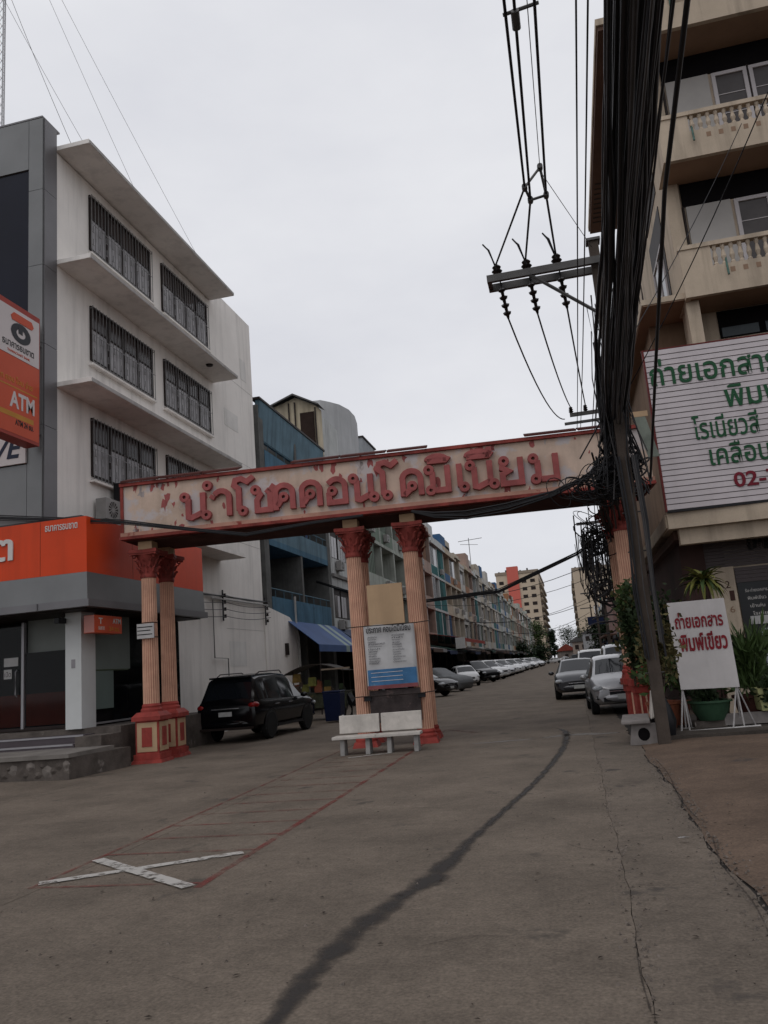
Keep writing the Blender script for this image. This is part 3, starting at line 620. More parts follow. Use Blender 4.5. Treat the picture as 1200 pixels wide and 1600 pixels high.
# columns
def column(cx, cy, ped, ztop=4.98, rs=.182, label=None, redish=False):
    g = bpy.data.objects.new('column', None)
    sh = MB(); n = 40; base = 1.12 if ped else .12
    prof = [(rs*1.02, base+.16), (rs*1.0, base+1.2), (rs*.93, 4.22)]
    sh.lathe(prof, n, cx, cy, flute=.085); c = sh.build('column_shaft', salmon, arch, smooth=False)
    # grooves painted dark red: thin strips sunk between the flutes
    gm = MB()
    for k in range(1, n, 2):
        a = 2*math.pi*k/n
        for (ra, za), (rb, zb) in zip(prof[:-1], prof[1:]):
            d = .013; v = []
            for rr, zz in ((ra, za), (rb, zb)):
                q = rr*.927
                for s in (-1, 1): v.append((cx+q*math.cos(a)-s*d*math.sin(a), cy+q*math.sin(a)+s*d*math.cos(a), zz))
            gm.add(v, [(0,1,3,2)])
    gm.build('flute_groove', groove, c)
    MB().lathe([(rs*1.35,base),(rs*1.35,base+.05),(rs*1.15,base+.09),(rs*1.2,base+.13),(rs*1.03,base+.18)], 24, cx, cy).build('column_base', redbright, c, smooth=True)
    cap = MB().lathe([(rs*1.0,4.2),(rs*1.08,4.24),(rs*1.0,4.28),(rs*1.02,4.5),(rs*1.25,4.62),(rs*1.5,4.74)], 20, cx, cy); cp = cap.build('capital', redpaint, c, smooth=True)
    lf = MB(); 
    for tier, (zz, rr, nn, h) in enumerate(((4.30, rs*1.03, 10, .18), (4.45, rs*1.12, 10, .2))):
        for k in range(nn):
            a = 6.283*(k+.5*tier)/nn; ca, sa = math.cos(a), math.sin(a); w_ = .042
            P = lambda u, rad, z: (cx+rad*ca-u*sa, cy+rad*sa+u*ca, z)
            lf.add([P(-w_, rr, zz), P(w_, rr, zz), P(w_*.9, rr+.03, zz+h*.7), P(-w_*.9, rr+.03, zz+h*.7), P(0, rr+.10, zz+h), P(0, rr+.11, zz+h*.8), P(0, rr+.035, zz+h*.3)], [(0,6,3),(1,2,6),(2,4,6),(3,6,4),(2,5,4),(3,4,5)])
    lf.build('acanthus_leaf', redpaint, cp)
    for sx, sy in ((1,1),(1,-1),(-1,1),(-1,-1)):
        v = MB(); pts = []
        for k in range(12): a = k*.62; rr = .085-.006*k; pts.append((cx+sx*.25+sx*rr*math.cos(a)*.7, cy+sy*.25+sy*rr*math.cos(a)*.7, 4.72+rr*math.sin(a)))
        v.tube(pts, .022, 5); v.build('volute', redpaint, cp)
    ab = MB(); q = .35; mid = .28
    ab.prism([(cx-q,cy-q),(cx,cy-mid),(cx+q,cy-q),(cx+mid,cy),(cx+q,cy+q),(cx,cy+mid),(cx-q,cy+q),(cx-mid,cy)], 'z', 4.78, 4.86)
    q *= .93; mid *= .93
    ab.prism([(cx-q,cy-q),(cx,cy-mid),(cx+q,cy-q),(cx+mid,cy),(cx+q,cy+q),(cx,cy+mid),(cx-q,cy+q),(cx-mid,cy)], 'z', 4.74, 4.779)
    ab.build('abacus', redpaint, cp)
    B('column_block', creamlight, cp, cx-.17, cx+.17, cy-.17, cy+.17, 4.863, 5.068)
    if ped == 'post':
        MB().frus(cx-.24,cx+.24,cy-.24,cy+.24,1.0,1.118,.03).box(cx-.27,cx+.27,cy-.27,cy+.27,.86,1.0).box(cx-.23,cx+.23,cy-.23,cy+.23,.72,.86).box(cx-.20,cx+.20,cy-.20,cy+.20,.08,.72).box(cx-.26,cx+.26,cy-.26,cy+.26,0,.08).build('pedestal', redbright, c)
        for u in (-.12, 0, .12): B('pedestal_rib', salmon, c, cx+u-.018, cx+u+.018, cy-.212, cy-.2003, .12, .70)
    elif ped:
        pd = MB().frus(cx-.36, cx+.36, cy-.36, cy+.36, 0, .07, .02).box(cx-.315, cx+.315, cy-.315, cy+.315, .07, .2).box(cx-.34, cx+.34, cy-.34, cy+.34, .93, 1.02).frus(cx-.34, cx+.34, cy-.34, cy+.34, 1.02, 1.118, .09)
        pd.box(cx-.275, cx+.275, cy-.275, cy+.275, .2, .93)
        p_ = pd.build('pedestal', redbright, c)
        for fx, fy in ((0,-1),(1,0),(-1,0)):
            for (hw_, za, zb, off, mm) in ((.235, .25, .89, .012, creamlight), (.12, .36, .78, .022, redbright)):
                if fx == 0: B('pedestal_panel', mm, p_, cx-hw_, cx+hw_, cy-.275-off, cy-.2751, za, zb)
                else: B('pedestal_panel', mm, p_, cx+fx*.2751, cx+fx*(.275+off), cy-hw_, cy+hw_, za, zb)
    else:
        MB().frus(cx-.28, cx+.28, cy-.28, cy+.28, 0, .119, .04).build('plinth', redbright, c)
    return c
for cx, ped in ((0, True), (4.95, False), (6.27, False), (10.98, 'post')):
    c = column(cx, .36, ped, label=None); column(cx, 1.42, ped)
    if cx == 0:
        pn = MB(); 
        pn.box(cx-.21, cx+.20, .36-.24, .36-.205, 2.78, 3.12).build('paper_notice', paperm, c)
        for (a, b, z) in ((-.2,.17,3.03),(-.2,.12,2.95),(-.2,.16,2.86)): B('print_line', black, c, cx+a, cx+b, .36-.243, .36-.2403, z, z+.022)
        for z in (3.14, 2.8): MB().lathe([(.19,z),(.19,z+.015)], 16, cx, .36).build('binding_wire', frame, c)
# centre panel, board and banner between the two middle columns
def arch_thing(nm, lab, cat): 
    t = thing(nm, arch.location, lab, cat, AR); return t
pnl = B('infill_panel', creamlight, arch, 5.22, 6.02, .22, .34, 2.62, 3.52)
ban = arch_thing('directory_banner', 'white and blue printed notice banner tied between the middle arch columns', 'banner')
bv = MB(); nn, mm_ = 12, 16; vs = []; fs = []
for j in range(mm_+1):
    for i in range(nn+1):
        u = i/nn; v = j/mm_; vs.append((5.10+1.13*u, .10+.012*math.sin(u*9+v*5)+.015*math.sin(v*11)*u, 1.25+1.35*v+.02*math.sin(u*6)))
for j in range(mm_):
    for i in range(nn): o = j*(nn+1)+i; fs.append((o, o+1, o+nn+2, o+nn+1))
bs = MB().add(vs, fs).build('banner_sheet', mat('grey_white_banner', (.47,.465,.465), .6, .12, 2, streak=.15), ban, smooth=True); so_ = bs.modifiers.new('thickness', 'SOLIDIFY'); so_.thickness = .004
bl = MB(); vs = [];
B('blue_band', mat('blue_banner_print', (.05,.15,.30), .6, .3, 3, dirt=(.12,.22,.33,4,.6)), bs, 5.13, 6.21, .062, .067, 1.30, 1.64)
B('red_band', mat('faded_red_print', (.22,.07,.075), .7, .3, 3), bs, 5.11, 6.22, .062, .069, 1.22, 1.30)
text('ประกาศ คอนโดมิเนียม', 5.16, 6.15, 2.44, 2.60, .066, black, bs, .003, off=.015)
rr_ = random.Random(8)
tl = ['สำนักงาน','ห้องประชุม','ร้านค้าสวัสดิการ','ลานจอดรถ','ที่ทำการชุมชน','ประปา','ไฟฟ้า โทรศัพท์','ห้องสมุดชุมชน','กีฬา','สนามเด็กเล่น','ป้อมยาม','ทางออก']
for k in range(12):
    z = 2.35-.052*k; a = rr_.uniform(.16,.38); b = rr_.uniform(.14,.28)
    text(tl[k], 5.18, 5.18+a, z-.02, z+.022, .066, mat('grey_print', (.06,.06,.07), .7, .2) if k == 0 else bpy.data.materials['grey_print'], bs, .003)
    text(tl[(k*5+3) % 12], 5.72, 5.72+b, z-.01, z+.03, .066, bpy.data.materials['grey_print'], bs, .003)
bs['label'] = 'grey white sheet with a blue foot band'
for k in range(3): MB().tube([(5.2,.06,1.57-.09*k),(5.9,.06,1.57-.09*k)], .006, 4).build('print_line', signwhite, bs)
hb = arch_thing('dark_board', 'dark mottled board fixed between middle columns behind the bench', 'board')
B('board_sheet', mat('dark_mottled_board', (.045,.035,.034), .8, .5, 4, .2, dirt=(.10,.07,.065,5,.62)), hb, 5.12, 6.24, .12, .16, .5, 1.19)
for x in (5.08, 6.27): B('clamp', black, hb, x-.08, x+.08, .08, .16, .98, 1.08)
B('top_rod', black, hb, 5.28, 6.0, .13, .17, 2.62-.06, 2.62-.015)
for z in (2.60, 1.08):
    mb = MB(); mb.tube([(4.7,.1,z),(4.95,.06,z+.005),(6.27,.06,z-.01),(6.55,.1,z+.01),(6.56,.5,z+.02)], .011, 5); mb.build('binding_wire', frame, arch)
# ------------------------------------------------------------------ benches
bench = thing('concrete_bench', (-4.02, 16.38, 0), 'white double concrete bench before the two middle columns of the arch', 'bench', R(3))
for x in (-.86, .02): 
    s_ = MB().box(x, x+.84, .02, .10, .40, .76); s_.v = [v + Vector((0, (v.z-.4)*.12, 0)) for v in s_.v]; s_.build('backrest', concretelight, bench, bevel=.012)
    MB().box(x-.07, x+.845, -.40, .0, .315, .375).build('seat', concretelight, bench, bevel=.01)
for x in (-.78, -.26, .18, .72):
    MB().prism([(-.36,0),(-.02,0),(-.06,.31),(-.32,.31)], 'x', x, x+.09).build('leg', mat('grey_leg', (.25,.24,.23), .9, .2, 5) if x < -.7 else bpy.data.materials['grey_leg'], bench, bevel=.008)
b2 = thing('stone_bench', (1.08, 14.95, 0), 'grey terrazzo bench seen end on by the right column', 'bench', R(-4))
MB().box(-.42, .06, -.25, 1.2, .36, .43).build('seat', benchgrey, b2, bevel=.02)
MB().prism([(.07,.42),(.15,.45),(.24,.84),(.14,.85)], 'y', -.2, 1.15).build('backrest', concretelight, b2, bevel=.02)
for y in (-.12, .95):
    lg = MB(); lg.prism([(-.32,0),(.20,0),(.14,.355),(-.26,.355)], 'y', y, y+.1); lg.build('leg', benchgrey, b2, bevel=.01)
    if y < 0:
        MB().prism([(-.07+.10*math.cos(6.283*k/14), .18+.11*math.sin(6.283*k/14)) for k in range(14)], 'y', y-.004, y+.03).build('leg_recess', darkvoid, b2)  # dark disc on the leg painted as a shaded hollow
# ================================================================== RIGHT CORNER BUILDING
rb = thing('corner_shophouse', (0,0,0), 'tan five storey corner building with baluster balconies and a green lettered signboard', 'building')
XR, YF, YB = 3.55, 18.0, 19.15      # left edge, balcony front, wall
B('wall', cream, rb, XR+.0, 16, YB, 29, 0, 4.2); B('wall', cream, rb, XR, 16, YB+.0, 29, 4.2, 20)
def front_floor(zs, zrail, last=False):
    # zs soffit level, zrail top of handrail
    B('balcony_slab', cream, rb, XR-.1, 16, YF+.05, YB-.003, zs, zs+.14)
    p = B('parapet', cream, rb, XR-.12, 16, YF, YF+.12, zs-.04, zs+.62)
    B('parapet', cream, rb, XR-.12, XR, YF+.123, YB, zs-.04, zrail-.1)
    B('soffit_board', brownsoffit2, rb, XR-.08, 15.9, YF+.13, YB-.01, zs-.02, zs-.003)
    B('handrail', cream, rb, XR-.15, 16, YF-.03, YF+.15, zrail-.1, zrail)
    B('parapet_pier', cream, rb, XR-.12, XR+.55, YF+.002, YF+.12, zs+.62, zrail-.1)
    return p
balu = None
def balusters(z0, z1, x0, x1, n):
    global balu
    for k in range(n):
        x = x0 + (x1-x0)*(k+.5)/n
        if balu is None:
            mb = MB().lathe([(.055,0),(.055,.04),(.03,.07),(.06,.17),(.03,.30),(.05,.35),(.055,.40)], 8); balu = mb.mesh('baluster'); balu.materials.append(cream)
        o = link('baluster', balu, None, rb); o.location = (x, YF+.06, z0); o.scale = (1, 1, (z1-z0)/.40)
for zs, zr in ((9.31, 10.52), (12.72, 13.86), (16.18, 17.3)):
    front_floor(zs, zr)
    if zs < 16: balusters(zs+.62, zr-.1, XR+.55, 8.6, 25)
    if zs < 16:
        # row of small square holes under the rail and a green drain spout
        for k in range(14): B('parapet_slot', brownsoffit2, rb, XR+.9+.27*k, XR+1.0+.27*k, YF-.004, YF-.001, zs+.40, zs+.52)
    sp = MB(); xs_ = XR+.85 if zs < 10 else XR+.62; sp.tube([(xs_,YF+.05,zs+.80),(xs_-.03,YF-.12,zs+.30)], .022, 6); sp.build('drain_spout', mat('verdigris_pipe', (.06,.12,.10), .6, .3, 5), rb)
# window bands behind the balconies
def win_band(zt, zb):
    """zt: soffit above, zb: floor"""
    B('dark_top_band', darkvoid, rb, XR+.35, 15.9, YB-.04, YB-.004, zt-.62, zt-.02)  # plain near-black band across the top of the window wall
    B('dark_frame', frame, rb, XR+.33, XR+.38, YB-.06, YB-.005, zb, zt-.62)
    x = XR+.42; k = 0
    while x < 8.8:
        if k == 0: B('infill_panel', paneldim, rb, x, x+1.02, YB-.045, YB-.006, zb, zt-.63); x += 1.09
        else:
            f = MB(); a, b, c, d = x, x+.82, zb+.2, zt-.66; t = .09
            f.box(a,a+t,YB-.07,YB-.006,c,d).box(b-t,b,YB-.07,YB-.006,c,d).box(a+t,b-t,YB-.07,YB-.006,d-t,d).box(a+t,b-t,YB-.07,YB-.006,c,c+t); fr = f.build('window', framewhite, rb)
            B('pane', panegrey, fr, a+t, b-t, YB-.03, YB-.008, c+t, d-t)
            for q in (1, 2, 3): zz = c+t+(d-c-2*t)*q/4; B('glazing_bar', framewhite, fr, a+t, b-t, YB-.045, YB-.031, zz-.01, zz+.01)
            B('dark_mullion', frame, rb, b+.01, b+.045, YB-.06, YB-.006, zb, zt-.62); x += .87
        k += 1
win_band(16.16, 13.0); win_band(12.7, 9.6); 
B('dark_recess', darkvoid, rb, XR+.7, 15.9, YB-.03, YB-.004, 8.6, 9.27)
x = XR+.72
while x < 8.5:
    f = B('window', framewhite, rb, x, x+.9, YB-.05, YB-.031, 7.6, 8.55); B('pane', transom, f, x+.07, x+.83, YB-.06, YB-.051, 7.7, 8.48); x += .96
    B('transom_pane', mat('teal_dark_pane', (.03,.04,.045), .15, .2) if x < 5.3 else bpy.data.materials['teal_dark_pane'], rb, x-.93, x-.12, YB-.05, YB-.031, 8.62, 8.85)
# columns of the facade
B('facade_column', cream, rb, XR-.1, XR+.18, YF+.25, YF+.55, 4.3, 9.28); B('facade_column', cream, rb, XR-.02, XR+.3, YB-.1, YB-.003, 9.4, 16.1)
# side: eave, ledges and window
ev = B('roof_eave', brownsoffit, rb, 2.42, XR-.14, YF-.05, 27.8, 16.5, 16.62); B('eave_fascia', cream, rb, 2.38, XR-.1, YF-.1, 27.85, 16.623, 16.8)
for k in range(9): B('eave_vent_slat', frame, rb, 2.5, 2.95, 24.6+.3*k, 24.66+.3*k, 16.485, 16.497)
B('roof_parapet', cream, rb, XR-.2, 16, YF-.1, YF+.0, 17.3, 18.6)
B('rear_wing', cream, rb, XR+.01, 16, 29.003, 42, 0, 9.6)
led = B('side_ledge', cream, rb, 2.48, XR-.003, YF+.15, 42, 9.33, 9.46); B('ledge_soffit', brownsoffit2, rb, 2.5, XR-.004, YF+.17, 41.9, 9.30, 9.327)
B('side_ledge', cream, rb, 2.34, XR-.003, YF+.15, 42, 4.36, 4.5)
B('side_bay_wall', mat('shaded_tan_wall', (.20,.13,.085), .85, .2, 1, streak=.3), rb, 2.75, XR-.003, YB+.3, 41, 4.5, 9.3)  # tan darkened in the colour itself, as if shaded by the ledge
B('side_soffit', brownsoffit, rb, 2.45, XR-.1, YF+.4, 26, 3.9, 4.1)
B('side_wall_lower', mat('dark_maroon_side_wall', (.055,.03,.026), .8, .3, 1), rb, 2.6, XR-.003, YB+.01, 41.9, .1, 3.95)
B('side_wall_upper', cream, rb, XR-.06, XR-.003, YF+.6, YB, 4.5, 9.3)
def side_window(y0, y1, z0, z1):
    f = MB(); X0, X1 = XR-.06, XR-.004; t = .07
    f.box(X0,X1,y0,y0+t,z0,z1).box(X0,X1,y1-t,y1,z0,z1).box(X0,X1,y0+t,y1-t,z1-t,z1).box(X0,X1,y0+t,y1-t,z0,z0+t).box(X0,X1,(y0+y1)/2-t/2,(y0+y1)/2+t/2,z0+t,z1-t)
    f = f.build('window', framewhite, rb); B('pane', transom, f, XR-.03, XR-.005, y0+t, y1-t, z0+t, z1-t)
    B('window_surround', frame, rb, XR-.02, XR-.001, y0-.3, y1+.3, z0-.5, z1+.9)
side_window(20.6, 22.4, 10.4, 12.0); side_window(20.6, 22.4, 13.8, 15.3); 
rl = MB(); rl.tube([(2.55,18.3,9.5),(2.55,18.3,10.3),(2.55,23,10.3)], .02, 5).tube([(2.55,18.3,9.9),(2.55,23,9.9)], .015, 5)
for k in range(9): rl.tube([(2.55,18.3+.58*k,9.46),(2.55,18.3+.58*k,10.3)], .012, 4)
rl.build('side_railing', frame, rb)
# entrance canopy of the ground floor
B('canopy_fascia', cream, rb, 2.30, 16, YF-.12, YF+.14, 4.08, 4.44); B('canopy_lower_fascia', cream, rb, 2.52, 16, YF+.05, YF+.3, 3.74, 4.077)
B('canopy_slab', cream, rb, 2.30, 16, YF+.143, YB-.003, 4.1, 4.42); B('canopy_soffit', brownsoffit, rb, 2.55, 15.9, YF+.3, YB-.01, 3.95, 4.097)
B('canopy_side', cream, rb, 2.27, 2.297, YF+.0, 24, 4.12, 4.4)
# shop front
for k in range(9): B('shutter_slat', slatgrey, rb, 3.0, 9, YB-.03-.004*(k % 2), YB-.004, 3.93-.075*(k+1)+.004, 3.93-.075*k-.004)
text('โชค', 4.02, 4.62, 3.58, 3.9, YB-.036, mat('black_letter', (.008,.008,.008), .5, .1), rb, .02, off=.03)
for k in range(4): B('shutter_slat', slatgrey, rb, 3.68, 9, YB-.12, YB-.09, 3.22-.085*(k+1)+.003, 3.22-.085*k-.003)
B('shop_pillar', cream, rb, 3.12, 3.66, YB-.16, YB-.004, .1, 3.25)
for s_, x, z, h in (('2', 3.44, 2.78, .16), ('1', 3.5, 2.5, .22), ('6', 3.46, 2.24, .14)): text(s_, x, x+.1, z, z+h, YB-.161, mat('house_number_print', (.05,.02,.015), .6, .2) if s_ == '2' else bpy.data.materials['house_number_print'] if s_ == '1' else brownsoffit2, rb, .006)
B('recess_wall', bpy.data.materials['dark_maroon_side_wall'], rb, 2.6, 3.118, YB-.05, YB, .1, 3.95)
dp = B('door_panel', mat('black_glass_door', (.01,.011,.013), .15, .1), rb, 3.7, 6, YB-.08, YB-.05, .15, 2.88)
for k, t_ in enumerate(('รับ-ถ่ายเอกสาร', 'พิมพ์เขียว', 'เข้าเล่ม', 'โรเนียว')): text(t_, 3.84+.03*k, 4.3-.05*(k % 3), 2.66-.17*k, 2.74-.17*k, YB-.081, wt, dp, .004)
B('paper_sheet', paperm, dp, 3.86, 4.5, YB-.09, YB-.082, 1.95, 2.13); B('paper_sheet', mat('blue_white_paper', (.30,.31,.36), .7, .1), dp, 4.04, 4.7, YB-.09, YB-.082, 1.05, 1.85)
# big slatted signboard
sb = thing('slatted_signboard', (2.32, YF-.16, 4.47), 'pale pink slatted signboard with green Thai lettering and a red phone number', 'signboard', R(2.2))
W_, Hh = 7.2, 3.62
B('backing', slatdark, sb, 0, W_, .0, .03, .02, Hh-.02); B('side_frame', mat('dark_red_frame', (.12,.02,.018), .6, .2, 3), sb, -.04, -.003, -.05, .06, -.02, Hh+.03); B('top_frame', bpy.data.materials['dark_red_frame'], sb, -.05, W_, -.03, .06, Hh+.002, Hh+.03); B('bottom_frame', black, sb, -.002, W_, -.05, .05, -.05, -.002)
ns = 29
for k in range(ns):
    z = k*Hh/ns; mb = MB().add([(0,-.042,z+.008),(W_,-.042,z+.008),(W_,-.034,z+Hh/ns-.008),(0,-.034,z+Hh/ns-.008),(0,-.002,z+.008),(W_,-.002,z+.008),(W_,-.002,z+Hh/ns-.008),(0,-.002,z+Hh/ns-.008)], [(0,1,2,3),(4,7,6,5),(0,4,5,1),(3,2,6,7),(0,3,7,4),(1,5,6,2)])
    mb.build('slat', slatpink, sb)
yl = -.045
text('ถ่ายเอกสาร', .05, 2.72, 2.78, 3.40, yl, greenink, sb, .012, off=.012)
text('พิมพ์เขียว', 1.52, 3.9, 2.10, 2.66, yl, greenink, sb, .012, off=.012)
text('โรเนียวสี', .77, 2.12, 1.46, 2.0, yl, greenink, sb, .012, off=.008); text('สติ๊กเกอร์', 2.35, 4.4, 1.37, 2.02, yl, greenink, sb, .012, off=.008)
text('เคลือบบัตร', 1.02, 3.1, .86, 1.36, yl, greenink, sb, .012, off=.01)
text('02-7', 1.42, 2.33, .33, .66, yl, maroonink, sb, .012, off=.02)
nb = thing('green_notice_plate', (1.98, 17.2, 5.55), 'small faded green notice plate tilted beside the signboard edge', 'plate', R(5))
MB().prism([(.05,0),(.28,-.0),(.10,.9),(-.16,.9)], 'y', 0, .02).build('plate_sheet', mat('faded_green_plate', (.17,.19,.16), .7, .3, 3), nb); B('plate_head', creamlight, nb, -.2, .16, -.005, .025, .9, 1.02)
# ------------------------------------------------------------------ handwritten board on a stand
st = thing('sign_stand', (1.86, 15.9, .06), 'white board with red Thai handwriting on a thin steel stand', 'sign', R(-2))
bd = MB().add([(-.03,.0,.76),(.98,.0,.74),(.96,.06,2.36),(-.05,.06,2.36),(-.03,.03,.76),(.98,.03,.74),(.96,.09,2.36),(-.05,.09,2.36)], [(0,1,2,3),(4,7,6,5),(0,4,5,1),(1,5,6,2),(2,6,7,3),(3,7,4,0)]).build('board', mat('white_painted_board', (.50,.475,.465), .6, .08, 2, streak=.12, dirt=(.36,.33,.31,2.2,.68)), st, bevel=.006)
text('ถ่ายเอกสาร', .04, .88, 1.86, 2.16, .035, mat('red_brush_paint', (.20,.012,.02), .6, .2), st, .005, off=.025, slant=.0); text('พิมพ์เขียว', .07, .90, 1.44, 1.78, .02, bpy.data.materials['red_brush_paint'], st, .005, off=.03)
sm_ = mat('painted_white_steel', (.42,.40,.39), .5, .2, 5)
for x in (0, .93):
    for dx, dy in ((-.13 if x == 0 else -.18, -.05), (.10 if x == 0 else .02, .42), (.02, .0), (.26 if x else -.02, .3)):
        MB().tube([(x,.05,.78),(x+dx,dy,.02)], .014, 5).build('leg', sm_, st)
MB().tube([(-.13,-.06,.02),(1.22,-.02,.05)], .02, 6).build('foot_bar', sm_, st); MB().tube([(-.1,.42,.03),(1.1,.42,.03)], .018, 6).build('foot_bar', sm_, st)
# ------------------------------------------------------------------ pots, plants
def pot(x, y, z, r, h, m, label, rim=1.12):
    t = thing('plant_pot', (x, y, z), label, 'pot'); MB().lathe([(r*.65,0),(r*.9,h*.45),(r,h*.88),(r*rim,h*.9),(r*rim,h),(r*.9,h),(r*.85,h*.85)], 20).build('pot_body', m, t, smooth=True); MB().lathe([(r*.86,h*.8),(r*.86,h*.84)], 14).build('soil', groundm, t); return t
pot(2.36, 16.35, .22, .36, .36, greenglaze, 'wide green glazed bowl behind the stand under the white board')
blk = thing('concrete_block', (2.3, 16.35, .1), 'grey concrete block carrying the green bowl', 'block'); B('block_body', plat, blk, -.28, .28, -.15, .15, 0, .115)
pot(1.55, 16.6, .1, .30, .5, terra, 'orange terracotta pot between the bench and the sign stand')
pot(1.85, 17.2, .1, .26, .45, terra, 'terracotta pot behind the left foot of the sign stand')
pot(3.2, 16.9, .1, .32, .5, mat('dark_red_pot', (.07,.025,.02), .7, .2), 'dark red pot right of the sign stand')
lb = thing('yellow_crate', (3.45, 16.3, .12), 'pale yellow plastic tub at the right edge by the stand', 'tub'); MB().frus(-.25,.35,-.2,.3,.22,.62,-.04).build('tub_body', mat('pale_yellow_plastic', (.42,.42,.20), .5, .1), lb); B('tub_board', benchgrey, lb, -.9, .5, -.1, .0, .0, .2)
leafmesh = {}
def leaf_mesh(Ln, Wd, droop, key):
    if key in leafmesh: return leafmesh[key]
    n = 7; vs = []; fs = []
    for i in range(n+1):
        t = i/n; w_ = Wd*math.sin(math.pi*min(1, .12+.88*t))**.6*(1-t*.15) if i < n else .002; x = Ln*(t - .12*droop*t*t); z = Ln*(.55*t - droop*t*t)
        vs += [(x, -w_/2, z+w_*.25), (x, 0, z), (x, w_/2, z+w_*.25)]
    for i in range(n):
        for k in range(2): o = i*3+k; fs.append((o, o+1, o+4, o+3))
    leafmesh[key] = MB().add(vs, fs).mesh('leaf'); return leafmesh[key]
def rosette(x, y, z, stem, nl, Ln, label, seed, mats):
    t = thing('potted_palm', (x, y, z), label, 'plant'); r = random.Random(seed)
    MB().tube([(0,0,0),(.03,.0,stem*.5),(0,0,stem)], [.03,.025,.02], 6).build('trunk', bark, t)
    for k in range(nl):
        dr = r.choice((.45,.75,1.0)); mm = mats[k % len(mats)]; key = (Ln, dr, mm.name)
        me = leaf_mesh(Ln, .085, dr, key)
        if not me.materials: me.materials.append(mm)
        o = link('leaf', me, None, t); o.location = (0,0,stem-.12*r.random()); o.rotation_euler = (0, R(r.uniform(-45, 25)), r.uniform(0, 6.283)); s = r.uniform(.65, 1.1); o.scale = (s, s, s)
    return t
rosette(2.62, 16.6, .1, 2.72, 85, .52, 'tall yellow striped rosette plant rising behind the white board', 3, [leafy, leafy, leafm])
rosette(2.15, 16.7, .1, 2.15, 26, .40, 'smaller rosette plant peeping over the top left corner of the white board', 4, [leafy, leafm])
def bush(x, y, z, rx, ry, rz, n, lf, label, seed, m, cat='plant', name='shrub', long=False, stems=6, box=None):
    t = thing(name, (x, y, z), label, cat); r = random.Random(seed); mb = MB()
    cl_ = [(r.uniform(-.6,.6)*rx, r.uniform(-.6,.6)*ry, rz*r.uniform(.5, 1.6), r.uniform(.25,.5)) for _ in range(9)]
    for k in range(n):
        if r.random() < .7: c = r.choice(cl_); p = Vector((c[0]+r.gauss(0,c[3]*rx*.6), c[1]+r.gauss(0,c[3]*ry*.6), c[2]+r.gauss(0,c[3]*rz*.6)))
        else: p = Vector((r.gauss(0,.45)*rx, r.gauss(0,.45)*ry, rz*(1+r.gauss(0,.45))))
        if p.z < .02: p.z = .02+r.random()*.2
        d = Vector((p.x*1.2+r.gauss(0,.35), p.y*1.2+r.gauss(0,.35), r.gauss(.15 if not long else .9,.5))).normalized(); s = lf*r.uniform(.6,1.3)
        a = d.cross(Vector((r.gauss(0,1), r.gauss(0,1), r.gauss(0,1)))).normalized(); w_ = s*(.28 if not long else .07)
        mb.add([p, p+d*s*.5+a*w_, p+d*s, p+d*s*.5-a*w_+Vector((0,0,-.1*s))], [(0,1,2,3)])
    f = mb.build('foliage', m, t); f['kind'] = 'stuff'
    st_ = MB()
    for k in range(stems): q = r.choice(cl_); st_.tube([(0,0,0),(q[0]*.4,q[1]*.4,q[2]*.5),(q[0],q[1],q[2])], [.02,.014,.006], 5)
    st_.build('stem', bark, t); return t
bush(1.35, 16.9, 1.15, .42, .3, .85, 1500, .13, 'tangled climbing plant wrapping the foot of the right column', 11, leafd, name='climbing_plant')
bush(1.12, 17.1, .9, .22, .2, .95, 800, .14, 'yellowing climber hanging on the street side of the right column', 15, mat('yellow_brown_climber', (.10,.085,.035), .7, .5, 4), name='climbing_plant')
bush(1.25, 17.1, 2.1, .28, .25, .5, 500, .12, 'thin climber high on the right column shaft', 12, leafm, name='climbing_plant')
bush(1.45, 14.95, .95, .30, .22, .75, 900, .11, 'brownish creeper hanging round the foot of the power pole', 31, bpy.data.materials['yellow_brown_climber'], name='climbing_plant')
bush(1.62, 16.6, 1.1, .36, .28, .8, 1200, .13, 'full dark bush between the power pole and the white board', 32, leafd)
bush(1.55, 16.2, .75, .36, .3, .38, 420, .17, 'leafy green plant left of the white board', 13, leafm)
bush(3.25, 16.7, .45, .35, .3, .62, 900, .35, 'grassy green bush right of the white board', 14, leafm, long=True)
bush(3.5, 16.1, .3, .3, .25, .35, 500, .12, 'low dark shrub at the right edge near the yellow tub', 16, leafd)
bush(2.3, 17.6, .4, .7, .3, .8, 900, .16, 'dark shrubs filling the gap behind the white board', 17, leafd)
bush(2.36, 16.35, .5, .26, .24, .12, 160, .16, 'dark creeper spilling from the green glazed bowl', 18, leafd)
dm = thing('black_bin_bag', (1.38, 15.3, .0), 'bulging black rubbish bag behind the stone bench', 'bag')
g_ = MB().lathe([(.10,0),(.2,.1),(.23,.35),(.18,.6),(.09,.78),(.05,.84)], 12); r_ = random.Random(6); g_.v = [v + Vector((r_.uniform(-.02,.02), r_.uniform(-.02,.02), 0)) for v in g_.v]; g_.build('bag_body', black, dm, smooth=True)
